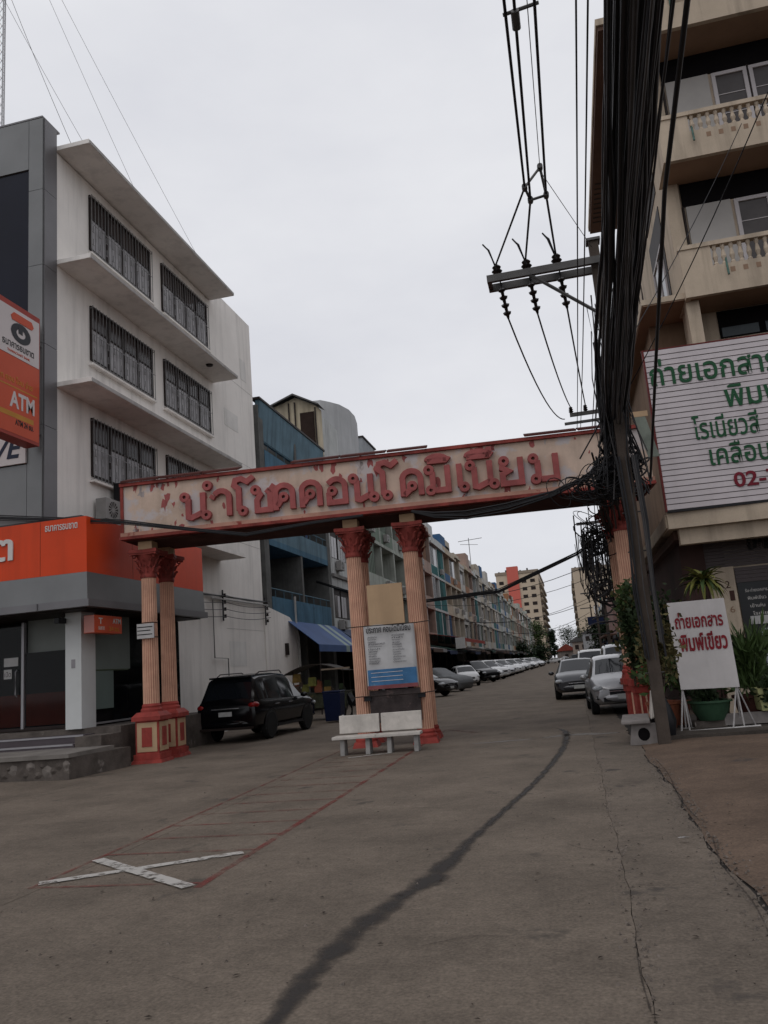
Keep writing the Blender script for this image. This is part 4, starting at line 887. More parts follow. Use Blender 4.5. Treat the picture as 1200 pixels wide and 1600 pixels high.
# ================================================================== POLES AND LINES
def ins_up(par, x, y, z, s=1.0, name='pin_insulator'):
    mb = MB().lathe([(.02*s,0),(.055*s,.02*s),(.09*s,.06*s),(.05*s,.09*s),(.085*s,.13*s),(.05*s,.16*s),(.07*s,.2*s),(.03*s,.24*s)], 10); mb.v = [v + Vector((x, y, z)) for v in mb.v]; mb.build(name, insul, par, smooth=True)
def disc_string(par, a, b, n=4, r=.085):
    a = Vector(a); b = Vector(b); pr = []; pts = []; rr = []
    for k in range(n):
        for u, q in ((0,.03),(.15,r),(.45,r*.8),(.6,.035)): pts.append(a.lerp(b, (k+u)/n)); rr.append(q)
    pts.append(b); rr.append(.02); MB().tube(pts, rr, 10).build('strain_insulator', insul, par, smooth=True)
pole = thing('utility_pole', (1.30, 14.62, 0), 'weathered concrete power pole carrying the steel crossarm, by the bench', 'pole')
MB().frus(-.10,.10,-.10,.10,0,9.25,.012).build('pole_shaft', polem, pole)
for k in range(10): MB().tube([(-.16,0,1.2+.7*k),(.16,0,1.2+.7*k)], .012, 5).build('step_bolt', steel, pole)
ca = MB().box(-2.05,.2,-.24,-.16,8.72,8.86).box(-2.05,.2,.16,.24,8.72,8.86).box(-2.05,-1.97,-.158,.158,8.74,8.84); ca.build('crossarm', steel, pole)
MB().tube([(-1.25,-.2,8.74),(-.1,-.2,7.75)], .035, 5).build('arm_brace', steel, pole)
for k, x in enumerate((-1.85, -1.28, -.71)):
    ins_up(pole, x, 0, 8.86, 1.25); disc_string(pole, (x+.04,.1,8.72), (x+.10,.42,8.2), 4)
    MB().tube([(x,-.1,9.0),(x-.10,-.28,9.35),(x-.2,-.25,9.5),(x-.12,-.1,9.45),(x,.05,9.1),(x+.06,.2,8.7)], .016, 6).build('jumper_loop', darkcable, pole)
B('pole_cap', steel, pole, -.13, .13, -.13, .13, 9.25, 9.30)
p2 = thing('utility_pole', (2.05, 25.5, 0), 'second power pole farther along behind the arch beam', 'pole')
MB().frus(-.14,.14,-.14,.14,0,9.4,.045).build('pole_shaft', polem, p2); MB().box(-1.25,.15,-.22,-.15,9.05,9.17).box(-1.45,-.1,-.4,-.33,8.75,8.83).build('crossarm', steel, p2)
for x in (-1.2, -.75, -.3): ins_up(p2, x, -.18, 9.17, .9)
MB().tube([(-.45,-.36,8.75),(-.2,-.36,8.4),(-.0,-.2,8.2)], .03, 5).build('arm_brace', steel, p2)
for j, (x, y) in enumerate(((2.6, 45), (3.0, 70), (3.2, 98), (3.4, 130))):
    p_ = thing('utility_pole', (x, y, 0), '%s power pole along the right kerb beyond the second' % ORD[j], 'pole'); MB().frus(-.14,.14,-.14,.14,0,9.2,.04).build('pole_shaft', polem, p_); MB().box(-1.6,.3,-.1,.0,8.6,8.75).build('crossarm', steel, p_)
def cable(pts, r, label, m=darkcable, group=None, name='overhead_cable', n=6):
    o = MB().tube(pts, r, n).build(name, m, smooth=True, angle=80); return tag(o, label, 'cable', group)
# three high voltage lines, pinched together by a spacer
lab3 = ['left high voltage line bending at the spacer above the crossarm', 'middle high voltage line through the spacer above the crossarm', 'right high voltage line through the spacer above the crossarm']
near = [(.13,8.09,9.0), (.24,8.31,9.0), (.47,8.2,9.0)]; spc = [(.14,11.92,9.0), (.21,12.2,8.93), (.47,12.26,9.0)]
for k in range(3):
    a, b = Vector(near[k]), Vector(spc[k]); back = a + (a-b).normalized()*14
    ix = 1.30 + (-1.85, -1.28, -.71)[k]
    cable([back, a, b, Vector((ix, 14.6, 9.17))], .019, lab3[k], group='high voltage lines', name='power_line')
    e = [(.62,25.3,9.0),(.86,25.32,9.35),(1.32,25.32,9.3)][k]
    cable(sagline((ix+.10, 15.05, 8.2), e, (.55,.25,.15)[k], 12), .017, ('left','middle','right')[k]+' power line running on from the crossarm to the second pole', group='high voltage lines', name='power_line')
sp = thing('line_spacer', (0,0,0), 'small grey triangular spacer clamped between the high voltage lines', 'spacer')
for a, b in ((spc[0], (.42,12.0,9.35)), ((.42,12.0,9.35), spc[2]), (spc[1], spc[2]), (spc[0], spc[1])): MB().tube([a, b], .022, 6).build('spacer_bar', steel, sp)
for p in (*spc, (.42,12.0,9.35)): MB().tube([(p[0],p[1]-.06,p[2]),(p[0],p[1]+.06,p[2])], .045, 8).build('clamp', steel, sp)
s5 = thing('line_spacer', (0,0,0), 'second grey spacer on the high voltage lines at the top edge', 'spacer')
MB().tube([(.10,8.3,9.0),(.52,8.3,9.05)], .022, 6).build('spacer_bar', steel, s5); MB().tube([(.24,8.25,8.98),(.24,8.45,8.9)], .05, 8).build('clamp', steel, s5)
cable([(.36,-2,9.25),(.42,12.0,9.37)], .006, 'thin messenger wire above the middle high voltage line', steel, name='messenger_wire')
cable([(.44,12.1,9.3),(1.26,14.5,9.1)], .006, 'thin wire slanting from the spacer to the pole head', steel, name='messenger_wire')
r_ = random.Random(21)
for k, (x, z) in enumerate(((.62,6.95),(.72,6.9),(.84,6.75),(.93,6.9))):
    cable(sagline((x, -4, z+.3), (x+.35, 25.3, z+1.7 if k < 2 else z+.6), .3, 12), .010, 'thin dark wire left of the thick cable bundle', group='thin wires beside the cable bundle')
# the thick bundle of telecom cables over the kerb
r_ = random.Random(31)
for k in range(62):
    u = r_.random(); z = 6.25 + r_.random()*1.25; x = .80 + .40*u + (z-6.25)*.14 + r_.gauss(0, .015); rad = r_.choice((.010,.013,.017,.022,.030))
    nr = Vector((.825 + .42*u + (z-6.25)*.17 + r_.gauss(0,.012), 6.3, z)); b = Vector((1.06+.52*u+r_.gauss(0,.03), 14.5, 5.9 + (z-6.25)*1.0 + r_.gauss(0,.15)))
    bk = nr + (nr-b)*1.6; bk.z = z + .35; sg_ = .04+.10*r_.random(); jj = r_.uniform(-.05,.05)
    pts = [bk, nr.lerp(bk,.4), nr] + [nr.lerp(b, t) + Vector((jj*math.sin(6.28*t), 0, -sg_*4*t*(1-t))) for t in (.2,.4,.6,.8,1)]
    e = Vector((1.06+.28*u+r_.gauss(0,.06), 14.9+r_.uniform(0,.6), 4.95+r_.random()*.5))
    pts += [b.lerp(e, .35)+Vector((-.05,.1,-.02)), b.lerp(e, .7)+Vector((-.08+r_.gauss(0,.05),.1,.0)), e]
    cable(pts, rad, 'black telecom cable in the thick bundle above the kerb', darkcable if k % 3 else greycable, 'telecom cables of the thick bundle', n=5)
for k in range(14):   # loose ones sagging aside
    x = .85 + .3*r_.random(); cable(sagline((x, -6, 6.6+r_.random()), (1.15+.25*r_.random(), 14.6, 5.6+1.2*r_.random()), .2+.25*r_.random(), 14, .05, r_), .012, 'loose telecom cable hanging under the thick bundle', greycable if k % 3 == 0 else darkcable, 'loose cables under the thick bundle', n=5)
cable([(1.25,0,6.4),(1.32,5.2,6.0),(1.34,7.2,5.75),(1.50,10.5,5.25),(1.66,13.2,4.95),(1.72,14.8,4.6)], .022, 'single thick black cable curving in front of the signboard')
for a, b in (((3.6,9.8,9.0),(1.5,14.6,6.2)), ((5.2,17.9,13.2),(1.45,14.7,6.9))): cable(sagline(a, b, .15, 10), .009, 'thin service wire from the right building to the bundle, %s one' % ('lower' if a[1] < 12 else 'upper'))
# verticals and drops round the pole
for k in range(46):
    x = 1.0+r_.random()*.55; y = 14.35+r_.random()*.7; zt = r_.uniform(5.6,8.6); zb = r_.uniform(4.3,5.2)
    pts = [(x+r_.gauss(0,.02), y, zt), (x+r_.gauss(0,.06), y, (zt*2+zb)/3), (x+r_.gauss(0,.10), y+.1, (zt+2*zb)/3), (x+r_.gauss(-.05,.16), y+.15, zb)]
    cable(pts, r_.choice((.008,.011,.015)), 'cable dropping down the utility pole into the tangle', darkcable if k % 3 else greycable, 'cables dropping down the pole', n=5)
for k in range(9):
    x = 1.2+.2*r_.random(); x += (-.05 if k % 2 else .1); pts = [(x, 14.47, 5.0), (x+.03, 14.46, 3.8), (x-.02+r_.gauss(0,.02), 14.47, 2.6), (x+.02, 14.48, 1.4+.6*r_.random())]
    cable(pts, r_.choice((.010,.014,.02)), 'cable strapped down the face of the near pole', darkcable if k % 3 else greycable, 'cables strapped to the near pole', n=5)
def tangle(name, label, cx, cy, cz, rx, ry, rz, n, rad, seed, m=darkcable):
    r = random.Random(seed); mb = MB()
    for k in range(n):
        c = Vector((cx+r.gauss(0,rx*.4), cy+r.gauss(0,ry*.4), cz+r.gauss(0,rz*.4))); R1 = r.uniform(.5,1)*max(rx,rz)*.5; R2 = R1*r.uniform(.3,.9)
        a = Vector((r.gauss(0,1), r.gauss(0,.4), r.gauss(0,.5))).normalized(); b = a.cross(Vector((r.gauss(0,.3),1,r.gauss(0,.3)))).normalized(); pts = []
        m_ = r.randint(14, 26); ph = r.uniform(0, 6)
        for i in range(m_): t = ph+i*.34; pts.append(c + a*R1*math.cos(t)*(1+.02*i) + b*R2*math.sin(t) + Vector((0,.01*i,0)))
        mb.tube(pts, rad*r.uniform(.6,1.5), 5)
    o = mb.build(name, m, smooth=True, angle=80); return tag(o, label, 'cable tangle', kind='stuff')
tangle('cable_tangle', 'dense black knot of cables where the pole meets the right end of the beam', 1.22, 15.2, 4.95, .5, .5, .32, 80, .013, 1)
tangle('cable_tangle', 'coiled slack cables hanging left of the pole under the beam end', .80, 16.2, 4.85, .75, .4, .20, 26, .011, 2)
tangle('cable_tangle', 'dark cable coils hanging beyond the arch beside the right column', .85, 19.5, 4.3, .35, 1.8, .6, 34, .012, 3)
tangle('cable_tangle', 'grey faded loops of slack cable low beyond the right column', 1.0, 20.5, 3.1, .3, 1.2, .9, 16, .018, 4, greycable)
for k in range(46):
    x0 = .75+.6*r_.random(); z0_ = 4.7+.7*r_.random()
    cable(sagline((x0, 15.2, z0_), (1.5+.6*r_.random(), 25.4, 4.6+1.7*r_.random()), .25+.8*r_.random(), 10, .08, r_), r_.choice((.010,.014,.02)), 'telecom cable running on past the arch towards the second pole', darkcable if k % 4 else greycable, 'telecom cables beyond the arch', n=5)
for k in range(34):
    x = .35+.75*r_.random(); y = 17.5+7*r_.random(); zt = 4.2+1.0*r_.random(); dz = r_.uniform(.6, 2.0)
    pts = [(x, y, zt), (x+r_.gauss(0,.05), y+.2, zt-dz*.7), (x+.05+r_.gauss(0,.08), y+.4, zt-dz), (x+.15, y+.8, zt-dz*.4), (x+.2, y+1.2, zt)]
    cable(pts, r_.choice((.009,.013,.018)), 'slack cable loop hanging beyond the arch beside the right column', darkcable if k % 3 else greycable, 'slack loops beyond the arch', n=5)
for k in range(24):
    cable(sagline((1.9+.4*r_.random(), 25.5, 4.8+1.4*r_.random()), (2.6+.3*r_.random(), 45, 5+1.2*r_.random()), .5+.5*r_.random(), 8, .1, r_), .016, 'telecom cable between the far poles', darkcable, 'telecom cables between far poles', n=4)
# cables under and before the beam
for k in range(9):
    o_ = r_.random()*.14; rr_ = r_.choice((.010,.014))
    pts = [(-13.5,16.3,5.95+o_),(-9.8,16.45,5.42+o_*.8),(-8.2,16.6,5.10+o_*.5),(-6.9,16.8,4.85+o_*.5),(-5.4,17.0,4.98+o_*.4),(-4.2,17.05,5.02+o_*.3)]
    cable(pts, rr_, 'black cable draped across the lower left corner of the arch beam', darkcable, 'cables draped across the left of the beam', n=5)
for k in range(8):
    o_ = r_.random()*.12; s_ = r_.uniform(0,.16)
    pts = [(-3.1,17.1,4.98+o_*.3),(-2.6,17.0,4.80+o_-s_*.4),(-1.9,17.0,4.76+o_-s_),(-1.0,17.0,4.82+o_-s_),(0,16.9,4.92+o_-s_*.3),(.6,16.6,5.05+o_),(1.0,15.6,5.1+o_)]
    cable(pts, r_.choice((.010,.015,.02)), 'black cable hung under the right span of the arch beam', darkcable, 'cables under the right span of the beam', n=5)
for k in range(7):
    dz = r_.gauss(0,.05); cable([(-12,38,6.2+dz),(-8.3,33,4.7+dz),(-5.21,30,4.04+dz),(-2.26,28,3.96+dz+r_.gauss(0,.03)),(.46,26,4.72+dz),(1.3,25.5,5.12+dz),(2.0,25.5,5.4)], .018, 'black cable crossing the street behind the arch in a slack bundle', darkcable, 'slack bundle crossing the street', n=5)
for k, (y, z, s_) in enumerate(((52,6.5,1.2),(66,6.8,1.0),(80,6.2,1.4),(96,6.6,1.0),(120,6.4,1.6),(150,7.0,1.5))):
    cable(sagline((-12, y, z), (3, y*1.02, z+1.2), s_, 12), .02 if y < 90 else .03, '%s thin cable crossing the far street between houses and poles' % ORD[k], darkcable, n=4)
# ================================================================== VEHICLES
def paint(name, col, metal=.3): return mat(name, col, .28, .04, 1, metal=metal, coat=.5, spec=.4)
PROF = {
 # (y, zlow, zbelt, ztop, half width, half width at top)
 'suv': dict(w=.92, st=[(-2.36,.50,.86,.93,.80,.74),(-2.33,.38,.98,1.06,.88,.80),(-2.22,.34,1.04,1.16,.90,.78),(-2.06,.34,1.08,1.50,.91,.72),(-1.93,.34,1.08,1.74,.92,.68),(-1.6,.34,1.07,1.80,.92,.67),(-.6,.34,1.05,1.83,.92,.68),(.25,.34,1.02,1.78,.92,.66),(.42,.34,1.01,1.71,.92,.66),(1.12,.34,1.04,1.16,.92,.76),(1.22,.34,1.03,1.10,.92,.80),(1.8,.34,.99,1.06,.90,.78),(2.15,.34,.90,.97,.87,.74),(2.32,.38,.72,.80,.80,.70),(2.38,.45,.60,.68,.74,.66)],
      rear=(2,4), roof=(4,8), wind=(8,9), side=(3,9), pill=[-.55,.42,-1.45], wheels=(-1.38,1.38), wr=.38),
 'sedan': dict(w=.90, st=[(-2.28,.48,.76,.84,.76,.70),(-2.24,.32,.92,1.00,.85,.76),(-1.95,.26,.96,1.05,.88,.76),(-1.55,.26,.96,1.09,.89,.70),(-.95,.26,.94,1.36,.90,.62),(-.6,.26,.93,1.43,.90,.60),(.1,.26,.92,1.46,.90,.60),(.42,.26,.91,1.41,.90,.60),(1.15,.26,.92,1.02,.90,.70),(1.25,.26,.91,.98,.90,.74),(1.8,.26,.86,.93,.88,.74),(2.15,.28,.74,.82,.83,.70),(2.3,.36,.56,.66,.74,.62)],
      rear=(3,5), roof=(5,7), wind=(7,8), side=(3,8), pill=[-.05], wheels=(-1.38,1.38), wr=.32),
 'hatch': dict(w=.84, st=[(-1.88,.45,.80,.90,.74,.68),(-1.85,.30,.92,1.02,.80,.72),(-1.72,.25,.95,1.20,.82,.66),(-1.55,.25,.95,1.42,.83,.60),(-1.1,.25,.94,1.50,.83,.59),(-.3,.25,.92,1.53,.84,.60),(.25,.25,.91,1.48,.84,.60),(.42,.25,.90,1.42,.84,.60),(1.05,.25,.93,1.05,.84,.70),(1.15,.25,.92,1.00,.84,.72),(1.5,.25,.86,.92,.81,.70),(1.75,.27,.74,.82,.76,.66),(1.88,.34,.56,.66,.68,.60)],
      rear=(1,3), roof=(3,7), wind=(7,8), side=(2,8), pill=[-.35,.38], wheels=(-1.2,1.22), wr=.30),
}
PROF['van'] = dict(PROF['suv']); PROF['van']['st'] = [(a, b, c, d + (.06 if d > 1.5 else 0), e, f) for a, b, c, d, e, f in PROF['suv']['st']]
def car_meshes(kind, col, tint=None):
    P = PROF[kind]; st = P['st']; rings = []
    for (y, zl, zb, zt, hw, ht) in st:
        zm = zl + (zb-zl)*.55
        rings.append([(0,y,zl),(hw*.82,y,zl),(hw*.97,y,zl+.10),(hw*1.0,y,zm),(hw*.985,y,zb-.06),(hw*.955,y,zb),(ht*1.04,y,zt-(.07 if zt-zb > .25 else .025)),(ht*.93,y,zt-.015),(ht*.6,y,zt+.012),(0,y,zt+.022)])
    body = MB(); glasses = {'windscreen': MB(), 'rear_window': MB()}; side = MB()
    def quad(mb, a, b, c, d): mb.add([a, b, c, d], [(0, 1, 2, 3)])
    sy = lambda p: (-p[0], p[1], p[2])
    n = len(rings[0]); vs = []; fs = []
    for sgn in (1, -1):
        for rg in rings:
            for p in rg: vs.append((p[0]*sgn, p[1], p[2]))
    off = len(rings)*n; gl = {'windscreen': [], 'rear_window': [], 'side_window': []}
    for s_ in (0, 1):
        for i in range(len(rings)-1):
            for k in range(n-1):
                f = (s_*off+i*n+k, s_*off+(i+1)*n+k, s_*off+(i+1)*n+k+1, s_*off+i*n+k+1)
                if k == 5 and P['side'][0] <= i < P['side'][1]: gl['side_window'].append(f)
                if k in (7, 8) and P['wind'][0] <= i < P['wind'][1]: gl['windscreen'].append(f)
                if k in (7, 8) and P['rear'][0] <= i < P['rear'][1]: gl['rear_window'].append(f)
                fs.append(f)
    for i in (0, len(rings)-1):
        fs.append(tuple(i*n+k for k in range(n)) + tuple(off+i*n+k for k in range(n-2, 0, -1)))
    body.add(vs, fs); me = body.mesh('body')
    bm = bmesh.new(); bm.from_mesh(me); bmesh.ops.remove_doubles(bm, verts=bm.verts, dist=.0005); bmesh.ops.recalc_face_normals(bm, faces=bm.faces); bm.to_mesh(me); bm.free()
    out = {'body': [(me, col, True)]}
    # glass: copies of the faces pushed 4 mm out and inset so pillars show
    for key, ff in gl.items():
        mb = MB()
        for f in ff:
            q = [Vector(vs[i]) for i in f]; c = sum(q, Vector())/4
            nrm = (q[1]-q[0]).cross(q[3]-q[0]).normalized()
            if nrm.dot(c-Vector((0, c.y, .8))) < 0: nrm = -nrm
            if key == 'side_window':
                # inset along z only, plus along y at ends and pillars
                lo = lambda a, b, t: a.lerp(b, t)
                a0, a1 = lo(q[0], q[3], .06), lo(q[0], q[3], .90); b0, b1 = lo(q[1], q[2], .06), lo(q[1], q[2], .90)
                cuts = [0, 1]
                for py in P['pill']:
                    if q[0].y < py < q[1].y: t = (py-q[0].y)/(q[1].y-q[0].y); d = .035/(q[1].y-q[0].y); cuts = [0, t-d, t+d, 1]
                for u0, u1 in zip(cuts[::2], cuts[1::2]): mb.add([a0.lerp(b0,u0)+nrm*.005, a0.lerp(b0,u1)+nrm*.005, a1.lerp(b1,u1)+nrm*.005, a1.lerp(b1,u0)+nrm*.005], [(0,1,2,3)])
            else: mb.add([p+nrm*.005 for p in q], [(0,1,2,3)])
        m2 = mb.mesh(key); bm = bmesh.new(); bm.from_mesh(m2); bmesh.ops.remove_doubles(bm, verts=bm.verts, dist=.002); bm.to_mesh(m2); bm.free()
        out[key] = [(m2, carglass, True)]
    W = P['w']; wr = P['wr']; yf = st[-1][0]; yr = st[0][0]; zf = st[-2][2]
    # wheels
    tm = MB().lathe([(wr*.62,-.1),(wr*.93,-.1),(wr,-.06),(wr,.06),(wr*.93,.10),(wr*.62,.10)], 24); tm.v = [Vector((v.z, v.x, v.y)) for v in tm.v]; tmm = tm.mesh('tyre')
    rm = MB(); rm.lathe([(wr*.1,.02),(wr*.64,.03),(wr*.64,.085),(wr*.58,.085),(wr*.56,.05),(.001,.045)], 20)
    for k in range(5):
        a = 1.2566*k; c, s = math.cos(a), math.sin(a); q = lambda u, v, z: (u*c-v*s, u*s+v*c, z)
        rm.add([q(.02,-.035,.075), q(wr*.6,-.028,.08), q(wr*.6,.028,.08), q(.02,.035,.075), q(.02,-.035,.04), q(wr*.6,-.028,.04), q(wr*.6,.028,.04), q(.02,.035,.04)], [(0,1,2,3),(4,7,6,5),(0,4,5,1),(1,5,6,2),(2,6,7,3),(3,7,4,0)])
    rm.v = [Vector((v.z, v.x, v.y)) for v in rm.v]; rmm = rm.mesh('rim')
    am = MB(); nn = 18
    for k in range(nn):
        a, b = math.pi*k/nn*1.16-.25, math.pi*(k+1)/nn*1.16-.25; R0 = wr*1.16
        am.add([(.0,0,.0),(.0,R0*math.cos(a),R0*math.sin(a)),(.0,R0*math.cos(b),R0*math.sin(b))], [(0,1,2)])
    out['_wheel'] = (tmm, rmm, am.mesh('wheel_arch')); out['_P'] = P
    def ell(c, r, m, nm, nseg=10):
        mb = MB(); pr = [(math.sin(math.pi*k/nseg), -math.cos(math.pi*k/nseg)) for k in range(nseg+1)]
        mb.lathe([(max(.01, a), b) for a, b in pr], 12); mb.v = [Vector((c[0]+v.x*r[0], c[1]+v.y*r[1], c[2]+v.z*r[2])) for v in mb.v]; return (mb.mesh(nm), m, True)
    bx = lambda nm, m, *b: (MB().box(*b).mesh(nm), m, False)
    suv = kind in ('suv', 'van'); hz = .80 if suv else .68
    out['headlight'] = [ell((s*(W-.20), yf-.18, hz), (.17,.20,.085), lampglass, 'headlight') for s in (1, -1)]
    out['grille'] = [bx('grille', black, -.38, .38, yf-.03, yf+.015, hz-.16, hz-.03)]
    out['grille_bar'] = [bx('grille_bar', chrome, -.38, .38, yf+.0, yf+.028, hz-.085, hz-.065)]
    out['lower_intake'] = [bx('lower_intake', black, -.55, .55, yf-.06, yf+.012, .34, .46)]
    out['fog_lamp'] = [bx('fog_lamp', black, s*.58, s*.72, yf-.14, yf-.03, .40, .50) for s in (1, -1)]
    out['front_bumper'] = [ell((0, yf-.08, .44), (W*.90,.13,.14), col, 'front_bumper')]
    out['front_plate'] = [bx('licence_plate', plate, -.19, .19, yf+.052, yf+.06, .40, .52)]
    out['tail_light'] = [ell((s*(W-.15), yr+.17, .98 if suv else .86), (.16,.19,.10), redlens, 'tail_light') for s in (1, -1)]
    out['rear_bumper'] = [ell((0, yr+.10, .50), (W*.93,.17,.15), col, 'rear_bumper')]
    out['rear_garnish'] = [bx('rear_garnish', chrome, -.42, .42, yr-.03, yr+.02, .91 if suv else .86, .935 if suv else .88)]
    out['rear_plate'] = [bx('licence_plate', plate, -.20, .20, yr-.032, yr-.02, .72, .84)]
    out['door_mirror'] = [ell((s*(W+.10), st[P['wind'][1]][0]-.22, (1.10 if suv else .98)), (.11,.06,.075), col, 'door_mirror') for s in (1, -1)]
    out['sill_trim'] = [bx('sill_trim', black, s*(W-.02), s*(W+.012), P['wheels'][0]+wr*1.2, P['wheels'][1]-wr*1.2, .30, .38) for s in (1, -1)]
    out['door_handle'] = [bx('door_handle', chrome if suv else col, s*(W-.015), s*(W+.02), y, y+.16, .93 if suv else .84, .955 if suv else .865) for s in (1, -1) for y in (-.95, .05)]
    out['wiper'] = []
    if suv: out['roof_rail'] = [(MB().tube([(s*.60,-1.6,1.80),(s*.62,-1.4,1.87),(s*.62,.0,1.885),(s*.60,.2,1.80)], .018, 6).mesh('roof_rail'), frame, True) for s in (1, -1)]
    if suv: out['spoiler'] = [bx('spoiler', col, -.60, .60, -2.10, -1.9, 1.74, 1.79)]
    out['belt_line'] = [bx('belt_line', chrome, s*(W-.055), s*(W-.03), st[P['side'][0]+1][0], st[P['side'][1]-1][0], 1.035 if suv else .915, 1.05 if suv else .927) for s in (1, -1)]
    return out
def place_car(M_, name, x, y, rz, label, group=None, detail=True, cat='car'):
    t = thing(name, (x, y, 0), label, cat, rz, group)
    for key, lst in M_.items():
        if key.startswith('_'): continue
        if not detail and key in ('fog_lamp', 'door_handle', 'sill_trim', 'wiper', 'grille_bar', 'belt_line', 'lower_intake'): continue
        for me, m, sm in lst:
            o = bpy.data.objects.new(me.name.split('.')[0], me); C.objects.link(o); o.parent = t
            if not me.materials:
                me.materials.append(m)
                if sm:
                    for p in me.polygons: p.use_smooth = True
                    me.set_sharp_from_angle(angle=R(38))
    tm, rm, am = M_['_wheel']; P = M_['_P']
    for me, m in ((tm, tyre), (rm, rimm), (am, black)):
        if not me.materials: me.materials.append(m)
    for y_ in P['wheels']:
        for s in (1, -1):
            wh = bpy.data.objects.new('wheel', tm); C.objects.link(wh); wh.parent = t; wh.location = (s*(P['w']-.085), y_, P['wr'])
            if s < 0: wh.rotation_euler.z = math.pi
            rr = bpy.data.objects.new('rim', rm); C.objects.link(rr); rr.parent = wh
            aa = bpy.data.objects.new('wheel_arch', am); C.objects.link(aa); aa.parent = t; aa.location = (s*(P['w']+.003), y_, P['wr'])
    return t
cblack = paint('black_car_paint', (.003,.003,.004), .0); cblack.node_tree.nodes['Principled BSDF'].inputs['Coat Weight'].default_value = .0; cblack.node_tree.nodes['Principled BSDF'].inputs['Specular IOR Level'].default_value = .35; cblack.node_tree.nodes['Principled BSDF'].inputs['Roughness'].default_value = .16; cgrey = paint('dark_grey_car_paint', (.03,.031,.036)); csilver = paint('silver_car_paint', (.36,.36,.37), .5); cwhite = paint('white_car_paint', (.50,.50,.50), 0)
suvM = car_meshes('suv', cblack)
car = place_car(suvM, 'parked_suv', -9.37, 23.4, R(-3), 'black sport utility vehicle parked with its tail to us beside the white wall', cat='car')
B('rear_step', frame, car, -.8, .8, -2.46, -2.3, .36, .42)
hatchM = car_meshes('hatch', csilver)
c_ = place_car(hatchM, 'parked_hatchback', 1.10, 24.1, math.pi+R(2), 'silver hatchback parked facing us beside the right column')
badge = MB().tube([(-.10,1.80,.80),(.0,1.84,.78),(.10,1.80,.80)], .012, 5).build('badge', black, c_)
sedG = car_meshes('sedan', cgrey); place_car(sedG, 'parked_sedan', .05, 33.3, math.pi, 'dark grey sedan facing us left of the silver hatchback')
vanM = car_meshes('van', csilver); place_car(vanM, 'parked_van', 1.75, 31.2, math.pi, 'tall silver van behind the silver hatchback')
whM = car_meshes('hatch', cwhite); suvW = car_meshes('suv', cwhite); sedW = car_meshes('sedan', cwhite); sedB = car_meshes('sedan', cblack); sedS = car_meshes('sedan', csilver)
place_car(sedS, 'parked_sedan', 1.6, 37.2, math.pi, 'silver sedan parked behind the tall silver van', detail=False); place_car(suvW, 'parked_suv', .9, 44, math.pi, 'white sport utility vehicle farther up the right kerb', detail=False)
# left: angled cars before the shophouses
place_car(sedB, 'parked_sedan', -8.75, 44.6, R(-112), 'black sedan nosing out beside the middle arch column'); 
place_car(whM, 'parked_hatchback', -8.2, 61.0, R(-160), 'small white hatchback facing us between the covered car and the black vehicle')
place_car(suvM, 'parked_suv', -8.3, 68.5, R(-135), 'black sport utility vehicle parked at an angle past the white hatchback', detail=False)
# covered car
cv = thing('covered_car', (-8.7, 51.2, 0), 'car under a grey tarpaulin cover next to the black sedan', 'car', R(-118))
me = car_meshes('sedan', cgrey)['body'][0][0]; bm = bmesh.new(); bm.from_mesh(me)
bmesh.ops.subdivide_edges(bm, edges=bm.edges, cuts=2, use_grid_fill=True); r_ = random.Random(3)
for v in bm.verts: v.co.x *= 1.05; v.co.y *= 1.03; v.co.z = v.co.z*1.03+.03*math.sin(v.co.y*7+v.co.x*3)*.5; v.co.z = max(.12, v.co.z-(.15 if v.co.z < .4 else 0)); v.co.x += .02*math.sin(v.co.y*11+v.co.z*6)
bm.to_mesh(me); bm.free(); me.name = 'tarpaulin'; me.materials.clear()
o = link('tarpaulin', me, mat('grey_tarpaulin', (.13,.135,.14), .65, .15, 2, .1), cv)
for p in me.polygons: p.use_smooth = True
for y_ in (-1.38, 1.38):
    for s in (1, -1): wh = link('wheel', suvM['_wheel'][0], None, cv); wh.location = (s*.78, y_, .32); wh.scale = (.84,)*3
kinds = [(sedW,'white sedan','parked_sedan'),(suvW,'white sport utility vehicle','parked_suv'),(sedB,'black sedan','parked_sedan'),(whM,'white hatchback','parked_hatchback'),(sedS,'silver sedan','parked_sedan'),(suvW,'white sport utility vehicle','parked_suv'),(sedG,'dark grey sedan','parked_sedan'),(whM,'white hatchback','parked_hatchback')]
r_ = random.Random(14); y = 73.5
for k in range(24):
    M_, lb_, nm_ = kinds[k % 8]
    place_car(M_, nm_, -8.3 + (0 if y < 140 else (y-140)*.02) + r_.uniform(-.2,.2), y, R(-132+r_.uniform(-5,5)), '%s, %s car in the slanted row before the left shophouses' % (lb_, ordn(k)), 'cars parked at an angle on the left', detail=False)
    y += 3.3 if k < 10 else 5
for k, (x, y_, M_, lb_) in enumerate(((-5.2, 212, sedW, 'white sedan'), (-2.6, 216, sedS, 'silver sedan'), (-.2, 214, suvM, 'black sport utility vehicle'))):
    place_car(M_, 'parked_car', x, y_, R(90), '%s standing across the far end of the street, %s from the left' % (lb_, ORD[k]), detail=False)
for k, y_ in enumerate((52, 59, 67, 76, 86, 97)):
    place_car((sedW, suvM, sedS, whM, sedG, suvW)[k], 'parked_car', 1.7+.02*k, y_, math.pi, '%s, %s along the right kerb beyond the van' % (('white sedan','black sport utility vehicle','silver sedan','white hatchback','dark grey sedan','white sport utility vehicle')[k], ORD[k]), 'cars along the right kerb', detail=False)
